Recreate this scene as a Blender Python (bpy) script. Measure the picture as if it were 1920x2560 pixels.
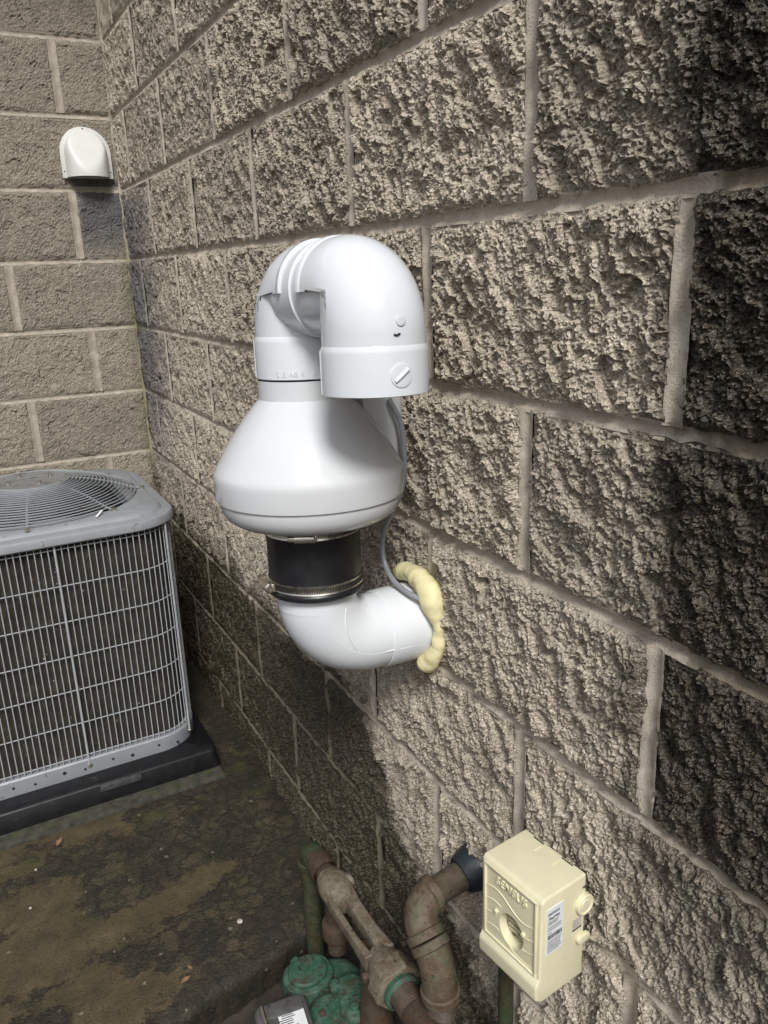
import bpy, bmesh, math, random
import numpy as np
from mathutils import Vector, Matrix, Euler

for o in list(bpy.data.objects):
    bpy.data.objects.remove(o)
SC = bpy.context.scene
COL = SC.collection
random.seed(7)
R = math.radians

# ------------------------------------------------------------------ camera
cam = bpy.data.cameras.new('camera')
cam.sensor_fit = 'VERTICAL'
cam.sensor_height = 36.0
cam.sensor_width = 27.0
cam.lens = 1988.26 / 2560 * 36.0
cam.clip_start = 0.02
cam.clip_end = 500
cam_o = bpy.data.objects.new('camera', cam)
COL.objects.link(cam_o)
right = Vector((0.87787507, -0.47766964, -0.03416251))
down = Vector((-0.16842338, -0.24117865, -0.95575437))
fwd = Vector((0.44829558, 0.8447867, -0.29217546))
M = Matrix((right, -down, -fwd)).transposed().to_4x4()
M.translation = (-0.55413, -2.69675, 1.24798)
cam_o.matrix_world = M
SC.camera = cam_o

# ------------------------------------------------------------------ world, sun, exposure
SUN_DIR = Vector((-0.26, -0.70, 0.78)).normalized()      # towards the sun
W = bpy.data.worlds.new('World')
SC.world = W
W.use_nodes = True
wn = W.node_tree
wn.nodes.clear()
wo = wn.nodes.new('ShaderNodeOutputWorld')
wb = wn.nodes.new('ShaderNodeBackground')
sky = wn.nodes.new('ShaderNodeTexSky')
sky.sky_type = 'NISHITA'
sky.sun_disc = False
sky.sun_elevation = math.asin(SUN_DIR.z)
sky.sun_rotation = math.atan2(SUN_DIR.x, SUN_DIR.y)
sky.air_density = 1.0
sky.dust_density = 3.0
hs = wn.nodes.new('ShaderNodeHueSaturation')
hs.inputs['Saturation'].default_value = 0.40           # overcast: a near-white sky
wn.links.new(sky.outputs[0], hs.inputs['Color'])
wn.links.new(hs.outputs[0], wb.inputs['Color'])
wb.inputs['Strength'].default_value = 0.058
wn.links.new(wb.outputs[0], wo.inputs[0])
sun = bpy.data.lights.new('sun', 'SUN')
sun.energy = 1.5
sun.angle = R(15)
sun.color = (1.0, 0.99, 0.97)
sun_o = bpy.data.objects.new('sun', sun)
sun_o.rotation_euler = (-SUN_DIR).to_track_quat('-Z', 'Y').to_euler()
sun_o.location = (-2, -5, 6)
COL.objects.link(sun_o)
vs = SC.view_settings
vs.view_transform = 'Standard'
vs.look = 'None'
vs.gamma = 1.0
vs.use_curve_mapping = False
vs.exposure = 1.06
SC.cycles.max_bounces = 6
SC.cycles.diffuse_bounces = 3
SC.cycles.glossy_bounces = 3
SC.cycles.caustics_reflective = False
SC.cycles.caustics_refractive = False

# ------------------------------------------------------------------ material helpers
class N:
    """tiny node-graph helper"""
    def __init__(s, name):
        s.m = bpy.data.materials.new(name)
        s.m.use_nodes = True
        s.t = s.m.node_tree
        s.b = s.t.nodes['Principled BSDF']
    def new(s, kind, **kw):
        n = s.t.nodes.new('ShaderNode' + kind)
        for k, v in kw.items():
            setattr(n, k, v)
        return n
    def put(s, sock, v):
        if hasattr(v, 'is_output') or isinstance(v, bpy.types.NodeSocket):
            s.t.links.new(v, sock)
        else:
            if isinstance(v, (tuple, list)) and len(v) == 3 and sock.type == 'RGBA':
                v = (*v, 1)
            sock.default_value = v
    def set(s, name, v):
        s.put(s.b.inputs[name], v)
    def pos(s):
        return s.new('NewGeometry').outputs['Position']
    def objc(s):
        return s.new('TexCoord').outputs['Object']
    def sep(s, v):
        n = s.new('SeparateXYZ'); s.put(n.inputs[0], v); return n.outputs
    def noise(s, vec, scale, detail=3, rough=.55, dist=0):
        n = s.new('TexNoise'); s.put(n.inputs['Vector'], vec)
        n.inputs['Scale'].default_value = scale; n.inputs['Detail'].default_value = detail
        n.inputs['Roughness'].default_value = rough; n.inputs['Distortion'].default_value = dist
        return n.outputs['Fac']
    def voro(s, vec, scale, feature='F1', out='Distance'):
        n = s.new('TexVoronoi', feature=feature); s.put(n.inputs['Vector'], vec)
        n.inputs['Scale'].default_value = scale
        return n.outputs[out]
    def math(s, op, a, b=0.0, c=0.0):
        n = s.new('Math', operation=op)
        s.put(n.inputs[0], a); s.put(n.inputs[1], b); s.put(n.inputs[2], c)
        return n.outputs[0]
    def rng(s, v, a, b, c=0.0, d=1.0, smooth=True):
        n = s.new('MapRange')
        n.interpolation_type = 'SMOOTHSTEP' if smooth else 'LINEAR'
        for i, x in enumerate((v, a, b, c, d)):
            s.put(n.inputs[i], x)
        return n.outputs[0]
    def ramp(s, fac, stops, interp='LINEAR'):
        n = s.new('ValToRGB'); s.put(n.inputs[0], fac)
        cr = n.color_ramp; cr.interpolation = interp
        while len(cr.elements) < len(stops):
            cr.elements.new(0.5)
        for e, (p, c) in zip(cr.elements, stops):
            e.position = p; e.color = (*c, 1)
        return n.outputs[0]
    def mix(s, fac, a, b, mode='MIX'):
        n = s.new('Mix', data_type='RGBA', blend_type=mode)
        s.put(n.inputs[0], fac); s.put(n.inputs[6], a); s.put(n.inputs[7], b)
        return n.outputs[2]
    def bump(s, h, strength=.5, dist=.002):
        n = s.new('Bump'); s.put(n.inputs['Height'], h)
        n.inputs['Strength'].default_value = strength; n.inputs['Distance'].default_value = dist
        s.put(s.b.inputs['Normal'], n.outputs[0])
    def scaled(s, v, sc, rot=(0, 0, 0)):
        n = s.new('Mapping'); s.put(n.inputs[0], v)
        n.inputs['Scale'].default_value = sc; n.inputs['Rotation'].default_value = rot
        return n.outputs[0]

def simple(name, col, rough=.5, metal=0.0, spec=.5, var=.12, nscale=60, bump=0, bscale=300, coat=0, dirt=None):
    n = N(name)
    v = n.objc()
    f = n.noise(v, nscale, 4)
    lo = tuple(c * (1 - var) for c in col); hi = tuple(min(1, c * (1 + var)) for c in col)
    c = n.ramp(f, [(.3, lo), (.7, hi)])
    if dirt:
        d = n.rng(n.noise(v, dirt[1], 5, .65), dirt[2], dirt[3])
        c = n.mix(d, c, dirt[0])
    n.set('Base Color', c)
    n.set('Roughness', n.rng(n.noise(v, nscale * 1.7, 3), .3, .7, max(0, rough - .07), min(1, rough + .07)))
    n.set('Metallic', metal)
    n.set('Specular IOR Level', spec)
    if coat:
        n.set('Coat Weight', coat)
    if bump:
        n.bump(n.noise(v, bscale, 3), bump, .001)
    return n.m

def block_material(name, which):
    """split-face concrete with wet and algae stains that have shapes of their own"""
    n = N(name)
    p = n.pos()
    x, y, z = n.sep(p)
    fine = n.noise(p, 330, 2, .65)
    mid = n.noise(p, 60, 2, .6)
    big = n.noise(p, 8, 3, .6)
    col = n.ramp(fine, [(.27, (.09, .075, .056)), (.42, (.29, .250, .195)), (.56, (.44, .385, .305)), (.70, (.64, .575, .475)), (.80, (.82, .76, .66))])
    col = n.mix(n.rng(mid, .42, .75, 0, .40), col, (.20, .170, .130))
    col = n.mix(n.rng(big, .35, .7, 0, .30), col, (.37, .32, .265))
    info = n.new('ObjectInfo').outputs['Random']
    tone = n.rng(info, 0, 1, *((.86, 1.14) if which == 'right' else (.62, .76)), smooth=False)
    tn = n.new('Mix', data_type='RGBA', blend_type='MULTIPLY'); tn.inputs[0].default_value = 1
    n.put(tn.inputs[6], col)
    cmb = n.new('CombineXYZ'); [n.put(cmb.inputs[i], tone) for i in range(3)]
    n.put(tn.inputs[7], cmb.outputs[0]); col = tn.outputs[2]
    wob = n.math('SUBTRACT', big, .5)
    wob2 = n.math('SUBTRACT', mid, .5)
    wet = None
    if which == 'right':
        # wet brown stain running down the wall nearest the viewer
        ye = n.math('ADD', n.math('ADD', y, n.math('MULTIPLY', wob, .12)), n.math('MULTIPLY', wob2, .06))
        m1 = n.rng(ye, -2.160, -2.225)
        m1 = n.math('MULTIPLY', m1, n.rng(n.math('ADD', z, n.math('MULTIPLY', wob, .3)), .48, .74))
        # damp algae zone at the foot of the wall
        zb = n.rng(y, -1.72, -1.52, .30, .53)
        zb = n.math('SUBTRACT', zb, n.rng(y, -1.95, -1.80, .10, 0))
        d = n.math('SUBTRACT', zb, z)
        d = n.math('ADD', n.math('ADD', d, n.math('MULTIPLY', wob, .22)), n.math('MULTIPLY', wob2, .07))
        m2 = n.rng(d, -.05, .05)
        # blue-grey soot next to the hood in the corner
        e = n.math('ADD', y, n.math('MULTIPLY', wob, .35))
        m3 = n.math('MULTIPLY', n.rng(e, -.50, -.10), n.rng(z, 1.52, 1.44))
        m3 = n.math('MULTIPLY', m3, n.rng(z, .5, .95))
        olive = n.ramp(mid, [(.32, (.018, .013, .007)), (.5, (.042, .031, .016)), (.68, (.030, .030, .011))])
        brown = n.ramp(fine, [(.3, (.012, .009, .006)), (.5, (.032, .024, .015)), (.66, (.078, .062, .040)), (.77, (.24, .21, .15))])
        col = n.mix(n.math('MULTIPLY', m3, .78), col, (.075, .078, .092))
        ol = n.mix(.35, olive, n.mix(.5, brown, olive))
        col = n.mix(n.math('MULTIPLY', m2, .96), col, ol)
        col = n.mix(n.math('MULTIPLY', m1, .96), col, brown)
        # rusty drip patches in the corner
        rst = n.math('MULTIPLY', n.rng(y, -.10, -.04), n.rng(n.noise(n.scaled(p, (20, 20, 5)), 1.2, 2), .50, .58))
        rst = n.math('MULTIPLY', rst, n.rng(z, 1.35, 1.2))
        col = n.mix(n.math('MULTIPLY', rst, .85), col, (.075, .042, .02))
        wet = n.math('MAXIMUM', m1, m2)
    else:
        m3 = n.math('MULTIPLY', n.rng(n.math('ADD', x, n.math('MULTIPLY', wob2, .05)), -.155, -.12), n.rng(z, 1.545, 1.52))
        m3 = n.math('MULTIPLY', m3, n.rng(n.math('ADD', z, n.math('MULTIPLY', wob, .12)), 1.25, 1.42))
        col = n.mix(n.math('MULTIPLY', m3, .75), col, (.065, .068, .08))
        g = n.math('MULTIPLY', n.rng(n.math('ADD', x, n.math('MULTIPLY', wob2, .06)), -.045, 0), n.rng(z, 1.5, 1.2))
        col = n.mix(n.math('MULTIPLY', g, .55), col, (.12, .12, .055))
    n.set('Base Color', col)
    if wet is not None:
        n.set('Roughness', n.rng(wet, 0, 1, .85, .42, smooth=False))
    else:
        n.set('Roughness', .9)
    n.set('Specular IOR Level', .45)
    n.bump(fine, .8, .0035)
    return n.m

def mortar_material(name, which):
    n = N(name)
    p = n.pos()
    x, y, z = n.sep(p)
    col = n.ramp(n.noise(p, 30, 3, .6), [(.3, (.41, .352, .282)), (.55, (.53, .465, .385)), (.75, (.62, .555, .47))])
    col = n.mix(n.rng(n.noise(p, 420, 3, .7), .52, .68, 0, .6), col, (.20, .165, .13))
    wob = n.math('SUBTRACT', n.noise(p, 8, 3, .6), .5)
    wob2 = n.math('SUBTRACT', n.noise(p, 60, 2, .6), .5)
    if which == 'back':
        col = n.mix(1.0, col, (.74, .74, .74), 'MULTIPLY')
    if which == 'right':
        ye = n.math('ADD', n.math('ADD', y, n.math('MULTIPLY', wob, .16)), n.math('MULTIPLY', wob2, .08))
        m1 = n.rng(ye, -2.21, -2.27)
        m1 = n.math('MULTIPLY', m1, n.rng(n.math('ADD', z, n.math('MULTIPLY', wob, .3)), .50, .80))
        zb = n.rng(y, -1.72, -1.52, .28, .50)
        zb = n.math('SUBTRACT', zb, n.rng(y, -1.95, -1.80, .10, 0))
        d = n.math('SUBTRACT', zb, z)
        d = n.math('ADD', n.math('ADD', d, n.math('MULTIPLY', wob, .22)), n.math('MULTIPLY', wob2, .07))
        m2 = n.rng(d, -.05, .05)
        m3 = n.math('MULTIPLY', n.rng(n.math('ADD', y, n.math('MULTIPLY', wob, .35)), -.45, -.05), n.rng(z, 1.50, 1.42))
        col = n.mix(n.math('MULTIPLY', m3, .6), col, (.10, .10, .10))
        col = n.mix(n.math('MULTIPLY', m2, .80), col, (.095, .082, .045))
        col = n.mix(n.math('MULTIPLY', m1, .70), col, (.11, .085, .05))
    else:
        g = n.rng(n.math('ADD', x, n.math('MULTIPLY', wob2, .05)), -.05, -.005)
        g = n.math('MULTIPLY', g, n.rng(z, 1.5, 1.25))
        col = n.mix(n.math('MULTIPLY', g, .6), col, (.17, .165, .075))
    n.set('Base Color', col)
    n.set('Roughness', .85)
    n.set('Specular IOR Level', .3)
    n.bump(n.noise(p, 480, 3, .65), .7, .0016)
    return n.m

def slab_material():
    n = N('stained_concrete')
    p = n.pos()
    x, y, z = n.sep(p)
    dist = n.noise(p, 14, 5, .7)
    pv = n.new('VectorMath', operation='ADD'); n.put(pv.inputs[0], p)
    dm = n.new('VectorMath', operation='SCALE'); 
    nz = n.new('TexNoise'); n.put(nz.inputs['Vector'], p); nz.inputs['Scale'].default_value = 22; nz.inputs['Detail'].default_value = 5; nz.inputs['Roughness'].default_value = .7
    n.put(dm.inputs[0], nz.outputs['Color']); dm.inputs['Scale'].default_value = .09
    n.put(pv.inputs[1], dm.outputs[0])
    q = n.scaled(pv.outputs[0], (1, 2.0, 1), (0, 0, R(8)))
    isl = n.noise(q, 5.0, 3, .5)
    # dirt crust gathers towards the walls
    near = n.math('MAXIMUM', n.rng(x, -.75, -.02, -.10, .16), n.rng(y, -.9, -.4, -.10, .10))
    t = n.math('ADD', n.math('SUBTRACT', isl, .5), near)
    crust = n.rng(n.math('ADD', t, n.math('MULTIPLY', n.math('SUBTRACT', n.noise(p, 60, 4, .7), .5), .20)), -.03, .09)
    edge = n.math('SUBTRACT', n.rng(t, -.015, .012), n.rng(t, .03, .075))
    tan = n.ramp(n.noise(p, 18, 5, .6), [(.3, (.050, .040, .022)), (.55, (.086, .067, .037)), (.75, (.125, .096, .054))])
    broom = n.noise(n.scaled(p, (6, 260, 1), (0, 0, R(6))), 1.0, 3, .6)
    tan = n.mix(n.rng(broom, .35, .7, 0, .4), tan, (.07, .056, .034))
    dark = n.ramp(n.noise(p, 120, 5, .7), [(.3, (.014, .012, .008)), (.55, (.032, .028, .020)), (.75, (.066, .058, .042))])
    cells = n.voro(pv.outputs[0], 26, feature='DISTANCE_TO_EDGE')
    veins = n.rng(cells, .16, .02)
    isl2 = n.new('SeparateColor'); n.put(isl2.inputs[0], n.voro(pv.outputs[0], 20, out='Color'))
    keep = n.rng(isl2.outputs[0], .60, .72, 1.0, .35)
    col = n.mix(n.math('MULTIPLY', n.math('MULTIPLY', crust, keep), .86), tan, dark)
    col = n.mix(n.math('MULTIPLY', n.math('MULTIPLY', veins, n.rng(t, -.08, .03)), .75), col, (.016, .014, .011))
    col = n.mix(n.math('MULTIPLY', edge, .45), col, (.020, .017, .014))
    moss = n.math('MULTIPLY', n.rng(n.noise(p, 6.5, 4), .58, .68), n.rng(y, -1.5, -.9))
    col = n.mix(n.math('MULTIPLY', moss, .35), col, (.07, .075, .02))
    grit = n.voro(p, 170, out='Color'); g2 = n.new('SeparateColor'); n.put(g2.inputs[0], grit)
    col = n.mix(n.rng(g2.outputs[0], .997, .999, 0, .5), col, (.28, .25, .20))
    col = n.mix(n.rng(n.noise(p, 320, 3, .7), .52, .72, 0, .4), col, (.13, .108, .072))
    col = n.mix(n.rng(n.noise(p, 210, 3, .7), .52, .66, 0, .6), col, (.012, .010, .007))
    n.set('Base Color', col)
    n.set('Roughness', n.rng(crust, 0, 1, .42, .62, smooth=False))
    n.set('Specular IOR Level', .35)
    h = n.math('ADD', n.math('MULTIPLY', n.math('ADD', crust, .25), n.noise(p, 130, 5, .75)), n.math('MULTIPLY', broom, .35))
    n.bump(h, .7, .005)
    return n.m

def pipe_material(name, base, rust, green, amt):
    n = N(name)
    p = n.objc()
    col = n.ramp(n.noise(p, 110, 4, .7), [(.3, tuple(c * .6 for c in base)), (.7, tuple(c * 1.15 for c in base))])
    col = n.mix(n.rng(n.noise(p, 38, 5, .7), .46, .62, 0, .85), col, rust)
    sh = n.new('VectorMath', operation='ADD'); n.put(sh.inputs[0], p); sh.inputs[1].default_value = (3, 7, 1)
    col = n.mix(n.rng(n.noise(sh.outputs[0], 42, 5, .65), .50, .66, 0, amt), col, green)
    col = n.mix(n.rng(n.noise(sh.outputs[0], 120, 3, .6), .62, .68, 0, .85), col, (.022, .018, .013))
    n.set('Base Color', col)
    n.set('Roughness', n.rng(n.noise(p, 90, 3), .3, .7, .40, .75))
    n.set('Specular IOR Level', .45)
    n.bump(n.noise(p, 240, 4, .75), .7, .0022)
    return n.m

MT = {}
MT['block_r'] = block_material('split_face_block', 'right')
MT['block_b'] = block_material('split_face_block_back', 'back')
MT['mortar_r'] = mortar_material('mortar', 'right')
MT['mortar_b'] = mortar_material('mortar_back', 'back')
MT['slab'] = slab_material()
MT['soil'] = simple('dark_soil', (.035, .028, .02), .9, var=.5, nscale=40, bump=.9, bscale=120)
MT['pvc'] = simple('white_pvc', (.66, .69, .72), .11, spec=.5, var=.02, nscale=12)
MT['pvc_warm'] = simple('white_housing_plastic', (.60, .615, .63), .10, spec=.5, var=.02, nscale=12, dirt=((.30, .285, .25), 800, .73, .77))
MT['pvc_matt'] = simple('white_pvc_matt', (.66, .685, .71), .30, spec=.4, var=.03, nscale=14)
MT['rubber'] = simple('black_rubber', (.012, .012, .014), .36, spec=.45, var=.2, nscale=40, bump=.1, bscale=200)
MT['steel'] = simple('stainless_band', (.72, .69, .62), .30, metal=1, var=.2, nscale=60)
MT['slot'] = simple('dark_slot', (.015, .014, .012), .6)
MT['cable'] = simple('grey_cable', (.22, .23, .245), .38, var=.08, nscale=60)
MT['foam'] = simple('yellow_foam', (.70, .64, .37), .58, spec=.35, var=.12, nscale=60, bump=.5, bscale=260, dirt=((.55, .42, .19), 45, .58, .70))
MT['ac'] = simple('grey_painted_steel', (.25, .265, .28), .42, spec=.5, var=.08, nscale=30, bump=.05, bscale=300, dirt=((.12, .11, .095), 60, .60, .75))
MT['wire'] = simple('grey_wire', (.35, .365, .38), .38, spec=.5, var=.1, nscale=60)
MT['acdirt'] = simple('dusty_grey_steel', (.20, .205, .20), .6, var=.2, nscale=40, dirt=((.09, .08, .065), 40, .50, .66))
MT['black'] = simple('interior_black', (.006, .006, .006), .8)
MT['blade'] = simple('fan_blade_metal', (.11, .115, .12), .5, metal=.3)
MT['pad'] = simple('black_plastic_pad', (.004, .0043, .0055), .5, var=.3, nscale=30, bump=.2, bscale=150, dirt=((.03, .03, .027), 30, .62, .75))
MT['padworn'] = simple('scuffed_pad_plastic', (.05, .053, .052), .55, var=.4, nscale=90, bump=.4, bscale=180)
MT['moss'] = simple('mossy_concrete', (.042, .042, .030), .85, var=.5, nscale=60, bump=.6, bscale=150, dirt=((.040, .050, .012), 25, .56, .66))
MT['hood'] = simple('off_white_hood', (.60, .61, .58), .38, var=.04, nscale=40)
MT['dark_in'] = simple('hood_inside', (.06, .055, .045), .8)
MT['beige'] = simple('beige_plastic', (.68, .635, .44), .42, spec=.45, var=.04, nscale=60, bump=.12, bscale=600, dirt=((.42, .37, .22), 520, .70, .75))
MT['paper'] = simple('label_paper', (.72, .73, .74), .35, var=.03)
MT['ink'] = simple('label_ink', (.035, .04, .055), .6)
MT['ink_blue'] = simple('label_ink_blue', (.05, .11, .19), .6)
MT['red'] = simple('label_red', (.50, .06, .045), .6)
MT['brownpipe'] = pipe_material('rusted_brown_pipe', (.115, .088, .058), (.070, .042, .025), (.090, .098, .055), .75)
MT['rustpipe'] = pipe_material('rust_pipe', (.060, .042, .028), (.072, .038, .021), (.060, .056, .040), .5)
MT['greenpipe'] = pipe_material('mossy_green_pipe', (.042, .050, .022), (.060, .045, .022), (.026, .066, .040), .8)
MT['greenmeter'] = pipe_material('weathered_green_paint', (.034, .100, .062), (.050, .040, .023), (.080, .140, .105), .7)
MT['valve'] = pipe_material('weathered_pale_paint', (.175, .148, .105), (.095, .068, .044), (.21, .19, .14), .6)
MT['boot'] = simple('blue_grey_rubber', (.016, .023, .028), .5, var=.25, nscale=50, bump=.3, bscale=150)
MT['greyplastic'] = simple('dark_grey_metal', (.085, .085, .083), .38, var=.2, nscale=60, bump=.15, bscale=200, dirt=((.04, .038, .033), 45, .55, .7))
MT['leaf'] = simple('dry_leaf', (.22, .13, .07), .7, var=.3, nscale=120)
MT['pebble'] = simple('pale_pebble', (.42, .38, .34), .8, var=.2, nscale=120)

# ------------------------------------------------------------------ mesh helpers
def link(name, me, mat=None, parent=None, loc=None, rot=None, smooth=False):
    o = bpy.data.objects.new(name, me)
    COL.objects.link(o)
    if mat is not None and me is not None and not me.materials:
        me.materials.append(MT[mat] if isinstance(mat, str) else mat)
    if parent is not None:
        o.parent = parent
    if loc is not None:
        o.location = loc
    if rot is not None:
        o.rotation_euler = rot
    if smooth:
        me.shade_smooth()
    return o

def tag(o, label, cat, group=None, kind=None):
    if label: o['label'] = label
    if cat: o['category'] = cat
    if group: o['group'] = group
    if kind: o['kind'] = kind
    return o

def thing(name, label, cat, loc=(0, 0, 0), rot=(0, 0, 0), group=None):
    o = bpy.data.objects.new(name, None)
    o.empty_display_size = .05
    COL.objects.link(o)
    o.location = loc; o.rotation_euler = rot
    return tag(o, label, cat, group)

def mesh_np(name, verts, faces):
    me = bpy.data.meshes.new(name)
    verts = np.asarray(verts, np.float32); faces = np.asarray(faces, np.int32)
    me.vertices.add(len(verts)); me.vertices.foreach_set('co', verts.ravel())
    k = faces.shape[1]
    me.loops.add(faces.size); me.loops.foreach_set('vertex_index', faces.ravel())
    me.polygons.add(len(faces)); me.polygons.foreach_set('loop_start', np.arange(len(faces), dtype=np.int32) * k)
    me.update(calc_edges=True)
    me.validate()
    return me

class MB:
    """collects verts and faces of one part"""
    def __init__(s): s.v = []; s.f = []
    def add(s, verts, faces):
        b = len(s.v); s.v += [tuple(v) for v in verts]; s.f += [tuple(i + b for i in f) for f in faces]; return s
    def box(s, c, d, rot=None):
        cx, cy, cz = c; dx, dy, dz = (q / 2 for q in d)
        vs = [Vector((a * dx, b * dy, e * dz)) for a in (-1, 1) for b in (-1, 1) for e in (-1, 1)]
        if rot is not None: vs = [rot @ v for v in vs]
        return s.add([(v.x + cx, v.y + cy, v.z + cz) for v in vs],
                     [(0, 1, 3, 2), (4, 6, 7, 5), (0, 4, 5, 1), (2, 3, 7, 6), (0, 2, 6, 4), (1, 5, 7, 3)])
    def lathe(s, prof, seg=48, axis='Z', origin=(0, 0, 0), a0=0, a1=2 * math.pi, cap0=False, cap1=False):
        """prof: list of (height, radius)"""
        full = abs(a1 - a0 - 2 * math.pi) < 1e-6
        n = seg if full else seg + 1
        vs = []
        for h, r in prof:
            for i in range(n):
                a = a0 + (a1 - a0) * i / seg
                c, sn = r * math.cos(a), r * math.sin(a)
                v = {'Z': (c, sn, h), 'X': (h, c, sn), 'Y': (sn, h, c)}[axis]
                vs.append((v[0] + origin[0], v[1] + origin[1], v[2] + origin[2]))
        fs = []
        for j in range(len(prof) - 1):
            for i in range(seg):
                k = (i + 1) % n
                fs.append((j * n + i, j * n + k, (j + 1) * n + k, (j + 1) * n + i))
        if cap0: fs.append(tuple(range(n - 1, -1, -1)))
        if cap1: fs.append(tuple(range((len(prof) - 1) * n, len(prof) * n)))
        return s.add(vs, fs)
    def tube(s, pts, rad, seg=12, cap=True, flat=1.0):
        pts = [Vector(p) for p in pts]
        n = len(pts)
        rad = [rad] * n if not hasattr(rad, '__len__') else rad
        t = [(pts[min(i + 1, n - 1)] - pts[max(i - 1, 0)]).normalized() for i in range(n)]
        up = Vector((0, 0, 1)) if abs(t[0].z) < .9 else Vector((0, 1, 0))
        u = (up - t[0] * up.dot(t[0])).normalized()
        vs = []
        for i in range(n):
            u = (u - t[i] * u.dot(t[i])).normalized(); w = t[i].cross(u)
            for k in range(seg):
                a = 2 * math.pi * k / seg
                vs.append(pts[i] + (u * math.cos(a) + w * math.sin(a) * flat) * rad[i])
        fs = [(i * seg + k, i * seg + (k + 1) % seg, (i + 1) * seg + (k + 1) % seg, (i + 1) * seg + k)
              for i in range(n - 1) for k in range(seg)]
        if cap:
            fs.append(tuple(range(seg - 1, -1, -1))); fs.append(tuple(range((n - 1) * seg, n * seg)))
        return s.add(vs, fs)
    def bend(s, c, a_dir, b_dir, rb, r, seg=40, n=14, t0=0, t1=90):
        """quarter torus: starts at c - b_dir*0 ... centre c, from c + a_dir*rb turning to c + b_dir*rb"""
        a_dir, b_dir, c = Vector(a_dir), Vector(b_dir), Vector(c)
        nrm = a_dir.cross(b_dir)
        vs = []
        for j in range(n + 1):
            t = R(t0 + (t1 - t0) * j / n)
            rad = a_dir * math.cos(t) + b_dir * math.sin(t)
            for k in range(seg):
                q = 2 * math.pi * k / seg
                vs.append(c + rad * (rb + r * math.cos(q)) + nrm * (r * math.sin(q)))
        fs = [(j * seg + k, j * seg + (k + 1) % seg, (j + 1) * seg + (k + 1) % seg, (j + 1) * seg + k)
              for j in range(n) for k in range(seg)]
        return s.add(vs, fs)
    def prism(s, outline, z0, z1):
        n = len(outline)
        vs = [(x, y, z0) for x, y in outline] + [(x, y, z1) for x, y in outline]
        fs = [(i, (i + 1) % n, n + (i + 1) % n, n + i) for i in range(n)]
        fs += [tuple(range(n - 1, -1, -1)), tuple(range(n, 2 * n))]
        return s.add(vs, fs)
    def mesh(s, name, bevel=0, segs=2, smooth=None, weld=True, angle=30):
        me = bpy.data.meshes.new(name)
        me.from_pydata([tuple(v) for v in s.v], [], s.f)
        bm = bmesh.new(); bm.from_mesh(me)
        if weld: bmesh.ops.remove_doubles(bm, verts=bm.verts, dist=1e-6)
        bmesh.ops.recalc_face_normals(bm, faces=bm.faces)
        if bevel:
            es = [e for e in bm.edges if len(e.link_faces) == 2 and e.calc_face_angle(0) > R(35)]
            bmesh.ops.bevel(bm, geom=es, offset=bevel, segments=segs, profile=.5, affect='EDGES', clamp_overlap=True)
        for f in bm.faces: f.smooth = True
        for e in bm.edges:
            if len(e.link_faces) == 2 and e.calc_face_angle(0) > R(angle): e.smooth = False
        bm.to_mesh(me); bm.free()
        return me
    def obj(s, name, mat, parent=None, **kw):
        loc = kw.pop('loc', None); rot = kw.pop('rot', None)
        return link(name, s.mesh(name, **kw), mat, parent, loc, rot)

def text_mesh(txt, size, depth, mat, parent, origin, X, Y, name='lettering', bold=0.0, spacing=1.0, align='LEFT', width=1.0):
    cu = bpy.data.curves.new(name, 'FONT')
    cu.body = txt; cu.size = size; cu.extrude = depth; cu.offset = bold; cu.space_character = spacing
    cu.align_x = align; cu.resolution_u = 3
    tmp = bpy.data.objects.new('tmp', cu); COL.objects.link(tmp)
    dg = bpy.context.evaluated_depsgraph_get()
    me = bpy.data.meshes.new_from_object(tmp.evaluated_get(dg))
    bpy.data.objects.remove(tmp)
    X = Vector(X); Y = Vector(Y); Z = X.cross(Y)
    mw = Matrix((X * width, Y, Z)).transposed().to_4x4(); mw.translation = origin
    me.transform(mw)
    me.materials.clear()
    return link(name, me, mat, parent)

def superround(w, h, r, n=10, cx=0, cy=0):
    out = []
    for (sx, sy, a0) in ((1, 1, 0), (-1, 1, 90), (-1, -1, 180), (1, -1, 270)):
        for i in range(n + 1):
            a = R(a0 + 90 * i / n)
            out.append((cx + sx * (w / 2 - r) + r * math.cos(a), cy + sy * (h / 2 - r) + r * math.sin(a)))
    return out

# ------------------------------------------------------------------ noise (numpy) for the split-face relief
RNG = np.random.RandomState(11)
PERM = RNG.permutation(512)
GA = RNG.rand(512) * 2 * np.pi
GX, GY = np.cos(GA), np.sin(GA)
def perlin(x, y):
    xi = np.floor(x).astype(int); yi = np.floor(y).astype(int)
    xf = x - xi; yf = y - yi
    u = xf * xf * xf * (xf * (xf * 6 - 15) + 10); v = yf * yf * yf * (yf * (yf * 6 - 15) + 10)
    def g(ix, iy, dx, dy):
        h = PERM[(PERM[ix & 511] + iy) & 511]
        return GX[h] * dx + GY[h] * dy
    a = g(xi, yi, xf, yf); b = g(xi + 1, yi, xf - 1, yf)
    c = g(xi, yi + 1, xf, yf - 1); d = g(xi + 1, yi + 1, xf - 1, yf - 1)
    return (a + u * (b - a)) + v * ((c + u * (d - c)) - (a + u * (b - a)))

def rotp(u, v, deg):
    c, k = math.cos(R(deg)), math.sin(R(deg))
    return u * c + v * k, -u * k + v * c

def hash01(ix, iy, k):
    h = np.sin(ix * 127.1 + iy * 311.7 + k * 74.7) * 43758.5453
    return h - np.floor(h)

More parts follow.
